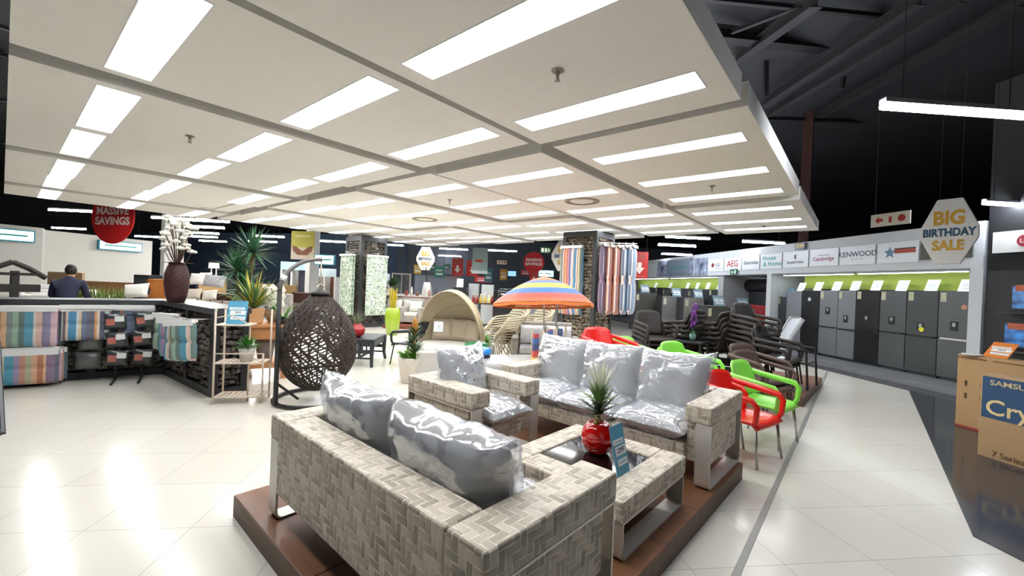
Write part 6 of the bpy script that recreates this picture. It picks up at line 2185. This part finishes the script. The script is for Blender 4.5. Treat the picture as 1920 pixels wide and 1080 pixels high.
M().box(-.9, 1.2, -.102, -.1, .0, .11).build('side_board', mat('#6a311d', .6, var=.15), t)
for p_, w_, lab in (((10.484, 16.357, 0.834), 1.4, 'brown leather bench bed with a white cover, left one behind the reeds'), ((11.238, 14.972, 0.859), 1.5, 'brown leather bench bed with a white cover, right one behind the reeds')):
    t = T('bench_bed', lab, 'bed', (p_[0], p_[1], 0), -50, 'bench beds')
    M().box(-w_ / 2, w_ / 2, -.4, .4, .1, .95).build('base', BROWNL, t, bevel=.04)
    M().box(-w_ / 2 + .02, w_ / 2 - .02, -.38, .38, .95, 1.05).build('white_cover', WHITE, t, bevel=.04)
    M().box(-w_ / 2 + .1, w_ / 2 - .1, -.3, .3, 0, .1).build('plinth', BLACKPL, t)
t = T('partition_screen', 'grey partition screen behind the daybed canopy', 'partition', ((13.499, 15.852, 1.598)[0], (13.499, 15.852, 1.598)[1], 0), -50)
M().box(-1.1, 1.1, 0, .08, .1, 1.95).build('screen', mat('#9aa0ac', .6, var=.06), t)
M().box(-1.12, 1.12, -.03, .11, 1.95, 2.02).build('top_rail', mat('#4a4d52', .5), t)
M().box(-1.1, -.9, -.2, .3, 0, .1).box(.9, 1.1, -.2, .3, 0, .1).build('foot', BLACKPL, t)
q = (10.932, 13.458, 1.044)
t = T('marble_vase', 'tall black and white vase in front of the grey screen', 'vase', (q[0], q[1], 0), 0)
M().lathe([(.14, 0), (.2, .6), (.2, 1.2), (.14, 1.55), (.12, 1.6)], 20).build('vase_body', m_stone('black_white_marble', '#111111', '#d9d9d6', '#eeeeea', 3), t, smooth='all')
M().cyl((0, 0, 1.5), (-.08, .02, 2.2), .015).build('dark_branch', BLACKPL, t)
for p_, w_, h_, col, lab in (((11.429, 12.072, 1.322), .55, 1.45, '#23262b', 'black chest fridge with a tilted price card above the daybed canopy'), ((12.133, 12.005, 1.272), .42, 1.62, '#b9bdbf', 'white cooker left of the yellow bottles'), ((12.122, 11.232, 1.262), .48, 1.60, '#c9cccd', 'white fridge right of the yellow bottles'), ((11.627, 10.260, 1.180), .30, 1.40, '#15171a', 'narrow black fridge left of the beach umbrella')):
    t = T('fridge', lab, 'fridge', (p_[0], p_[1], 0), -50, 'appliances in the far middle')
    M().box(-w_ / 2, w_ / 2, 0, .55, .05, h_).build('cabinet', mat(col, .4, .1), t, bevel=.01)
    M().box(-w_ / 2 + .01, w_ / 2 - .01, -.03, 0, h_ * .5, h_ - .02).build('upper_door', mat(col, .35, .1), t, bevel=.006)
    M().box(-w_ / 2 + .01, w_ / 2 - .01, -.03, 0, .08, h_ * .48).build('lower_door', mat(col, .35, .1), t, bevel=.006)
    M().box(-w_ / 2 + .05, w_ / 2 - .05, .1, .5, 0, .05).build('plinth', BLACKPL, t)
q = (11.421, 12.085, 1.676)
price_card('tilted white price card on the far black chest fridge', (q[0] - .08, q[1] + .08, 1.46), (q[0] + .10, q[1] - .1, 1.46), .36, 25, None, ('',), SIGNPAPER)
q = (10.553, 9.988, 1.021)
t = T('bottle_shelf', 'brown shelf holding red and yellow bottles behind the daybed', 'shelf', (q[0], q[1], 0), -50)
M().box(-.42, .42, -.14, .14, .92, .96).build('shelf_board', mat('#4a2a1c', .5), t)
for x in (-.4, .36):
    M().box(x, x + .04, -.12, .12, 0, .92).build('side_panel', mat('#4a2a1c', .5), t)
for i, (x, col) in enumerate(((-.32, '#7d1c1c'), (-.20, '#8f2a1d'), (-.07, '#b99d3a'), (.08, '#c2a544'), (.22, '#d6c98a'), (.33, '#7d1c1c'))):
    o = T('bottle', ('dark red bottle at the left end of the brown shelf', 'second dark red bottle on the brown shelf', 'yellow bottle left of centre on the brown shelf', 'yellow bottle right of centre on the brown shelf', 'pale yellow bottle on the brown shelf', 'dark red bottle at the right end of the brown shelf')[i], 'bottle', on(t, x, 0, .962), 0, 'bottles on the brown shelf')
    M().lathe([(.05, 0), (.055, .02), (.055, .17), (.02, .23), (.02, .28)], 14).build('bottle_body', mat(col, .25, 0, .4), o, smooth='all')
    M().lathe([(.022, .28), (.022, .31)], 12).build('cap', mat('#e0d9c9', .5), o)
q = (11.209, 9.199, 1.522)
t = T('gas_grill', 'large black gas grill with chrome knobs behind the beach umbrella', 'grill', (q[0], q[1], 0), -50)
M().box(-.6, .6, -.25, .25, .1, .85).build('cabinet', BLACKPL, t)
M().at(tr(0, 0, 1.22) @ Matrix.Rotation(rad(90), 4, 'Y')).lathe([(.18, -.5), (.26, -.48), (.26, .48), (.18, .5)], 20).build('lid', mat('#15161a', .2, .3), t, smooth=True)
M().box(-.62, .62, -.36, -.2, .92, 1.12).build('control_panel', mat('#3a3c40', .3, .6), t)
for i in range(5):
    o = M().lathe([(.04, 0), (.035, .04)], 12).build('knob', STEEL, t, (-.44 + .22 * i, -.36, 1.02)); o.rotation_euler = (rad(90), 0, 0)
M().cyl((-.4, -.3, 1.3), (.4, -.3, 1.3), .02).build('lid_handle', STEEL, t)
for x in (-.5, .45):
    M().box(x, x + .06, -.2, .2, 0, .1).build('leg', BLACKPL, t)
t = flat_sign('television', 'small lit television above the gas grill', 'television', (14.642, 12.113, 2.144), -50, .40, .26, mat('#15161a', .3), 7.4)
M().box(-.18, .18, -.019, -.015, -.11, .11).build('screen', glow('#7fb4f0', 1.2, 'lit_small_screen'), t)
# grey steel fridge behind the parasol poles
q = (9.353, 6.727, 0.694)
t = T('chest_freezer', 'grey steel chest freezer behind the beige chair stacks', 'freezer', (q[0], q[1], 0), -50)
M().box(-.55, .5, 0, .5, .05, 1.05).build('cabinet', mat('#8b8e94', .35, .4), t, bevel=.02)
M().box(-.57, .52, -.02, .52, 1.05, 1.12).build('lid', mat('#75787e', .35, .4), t, bevel=.02)
M().box(-.5, .45, .05, .45, 0, .05).build('plinth', BLACKPL, t)
# far left: leaning furniture leg at the picture edge and a toilet of striped packs
q = (0.032, 6.192, 0.000)
t = T('swing_stand', 'dark metal leg of a garden stand cut by the left picture edge', 'garden stand', (q[0], q[1], 0), 0)
dq = (-0.015, 7.711, 0.709)
M().tube([(0, 0, 0), (dq[0] - q[0], dq[1] - q[1], dq[2])], .03, 8).build('leg', DARKPL, t)
M().tube([(0, 0, .02), (-.6, -.1, .02)], .03, 8).build('foot_bar', DARKPL, t)

# ornaments on a low pink display counter behind the daybed
q = (10.416, 12.827, 1.131)
t = T('display_counter', 'pale pink display counter with ornaments behind the daybed canopy', 'counter', (q[0], q[1], 0), -50)
M().box(-.9, .9, -.2, .25, .08, 1.02).build('carcass', mat('#a88f88', .6, var=.1), t)
M().box(-.95, .95, -.24, .28, 1.02, 1.06).build('counter_top', mat('#c9b3ab', .5, var=.1), t)
M().box(-.85, .85, -.15, .2, 0, .08).build('plinth', BLACKPL, t)
for i, (x, r_, h_, col, lab) in enumerate(((-.78, .07, .20, '#8a3a2c', 'red brown bowl at the left end of the pink counter'), (-.58, .05, .34, '#d9d4cb', 'slim white vase on the pink counter'), (-.36, .08, .16, '#6b4a3a', 'brown pot on the pink counter'),
                                       (.10, .06, .24, '#b98a80', 'rose coloured jar on the pink counter'), (.34, .05, .30, '#3a3436', 'dark slim vase on the pink counter'), (.58, .08, .18, '#a5564a', 'rust red pot on the pink counter'), (.80, .06, .22, '#c9c3b8', 'stone coloured jar at the right end of the pink counter'))):
    o = T('ornament_vase', lab, 'vase', on(t, x, 0, 1.062), 0, 'ornaments on the pink counter')
    M().lathe([(r_ * .6, 0), (r_, h_ * .35), (r_ * .8, h_ * .7), (r_ * .45, h_ * .9), (r_ * .55, h_), (r_ * .4, h_ * .95)], 18).build('vase_body', mat(col, .35, 0, .2, .15, 20), o, smooth='all')
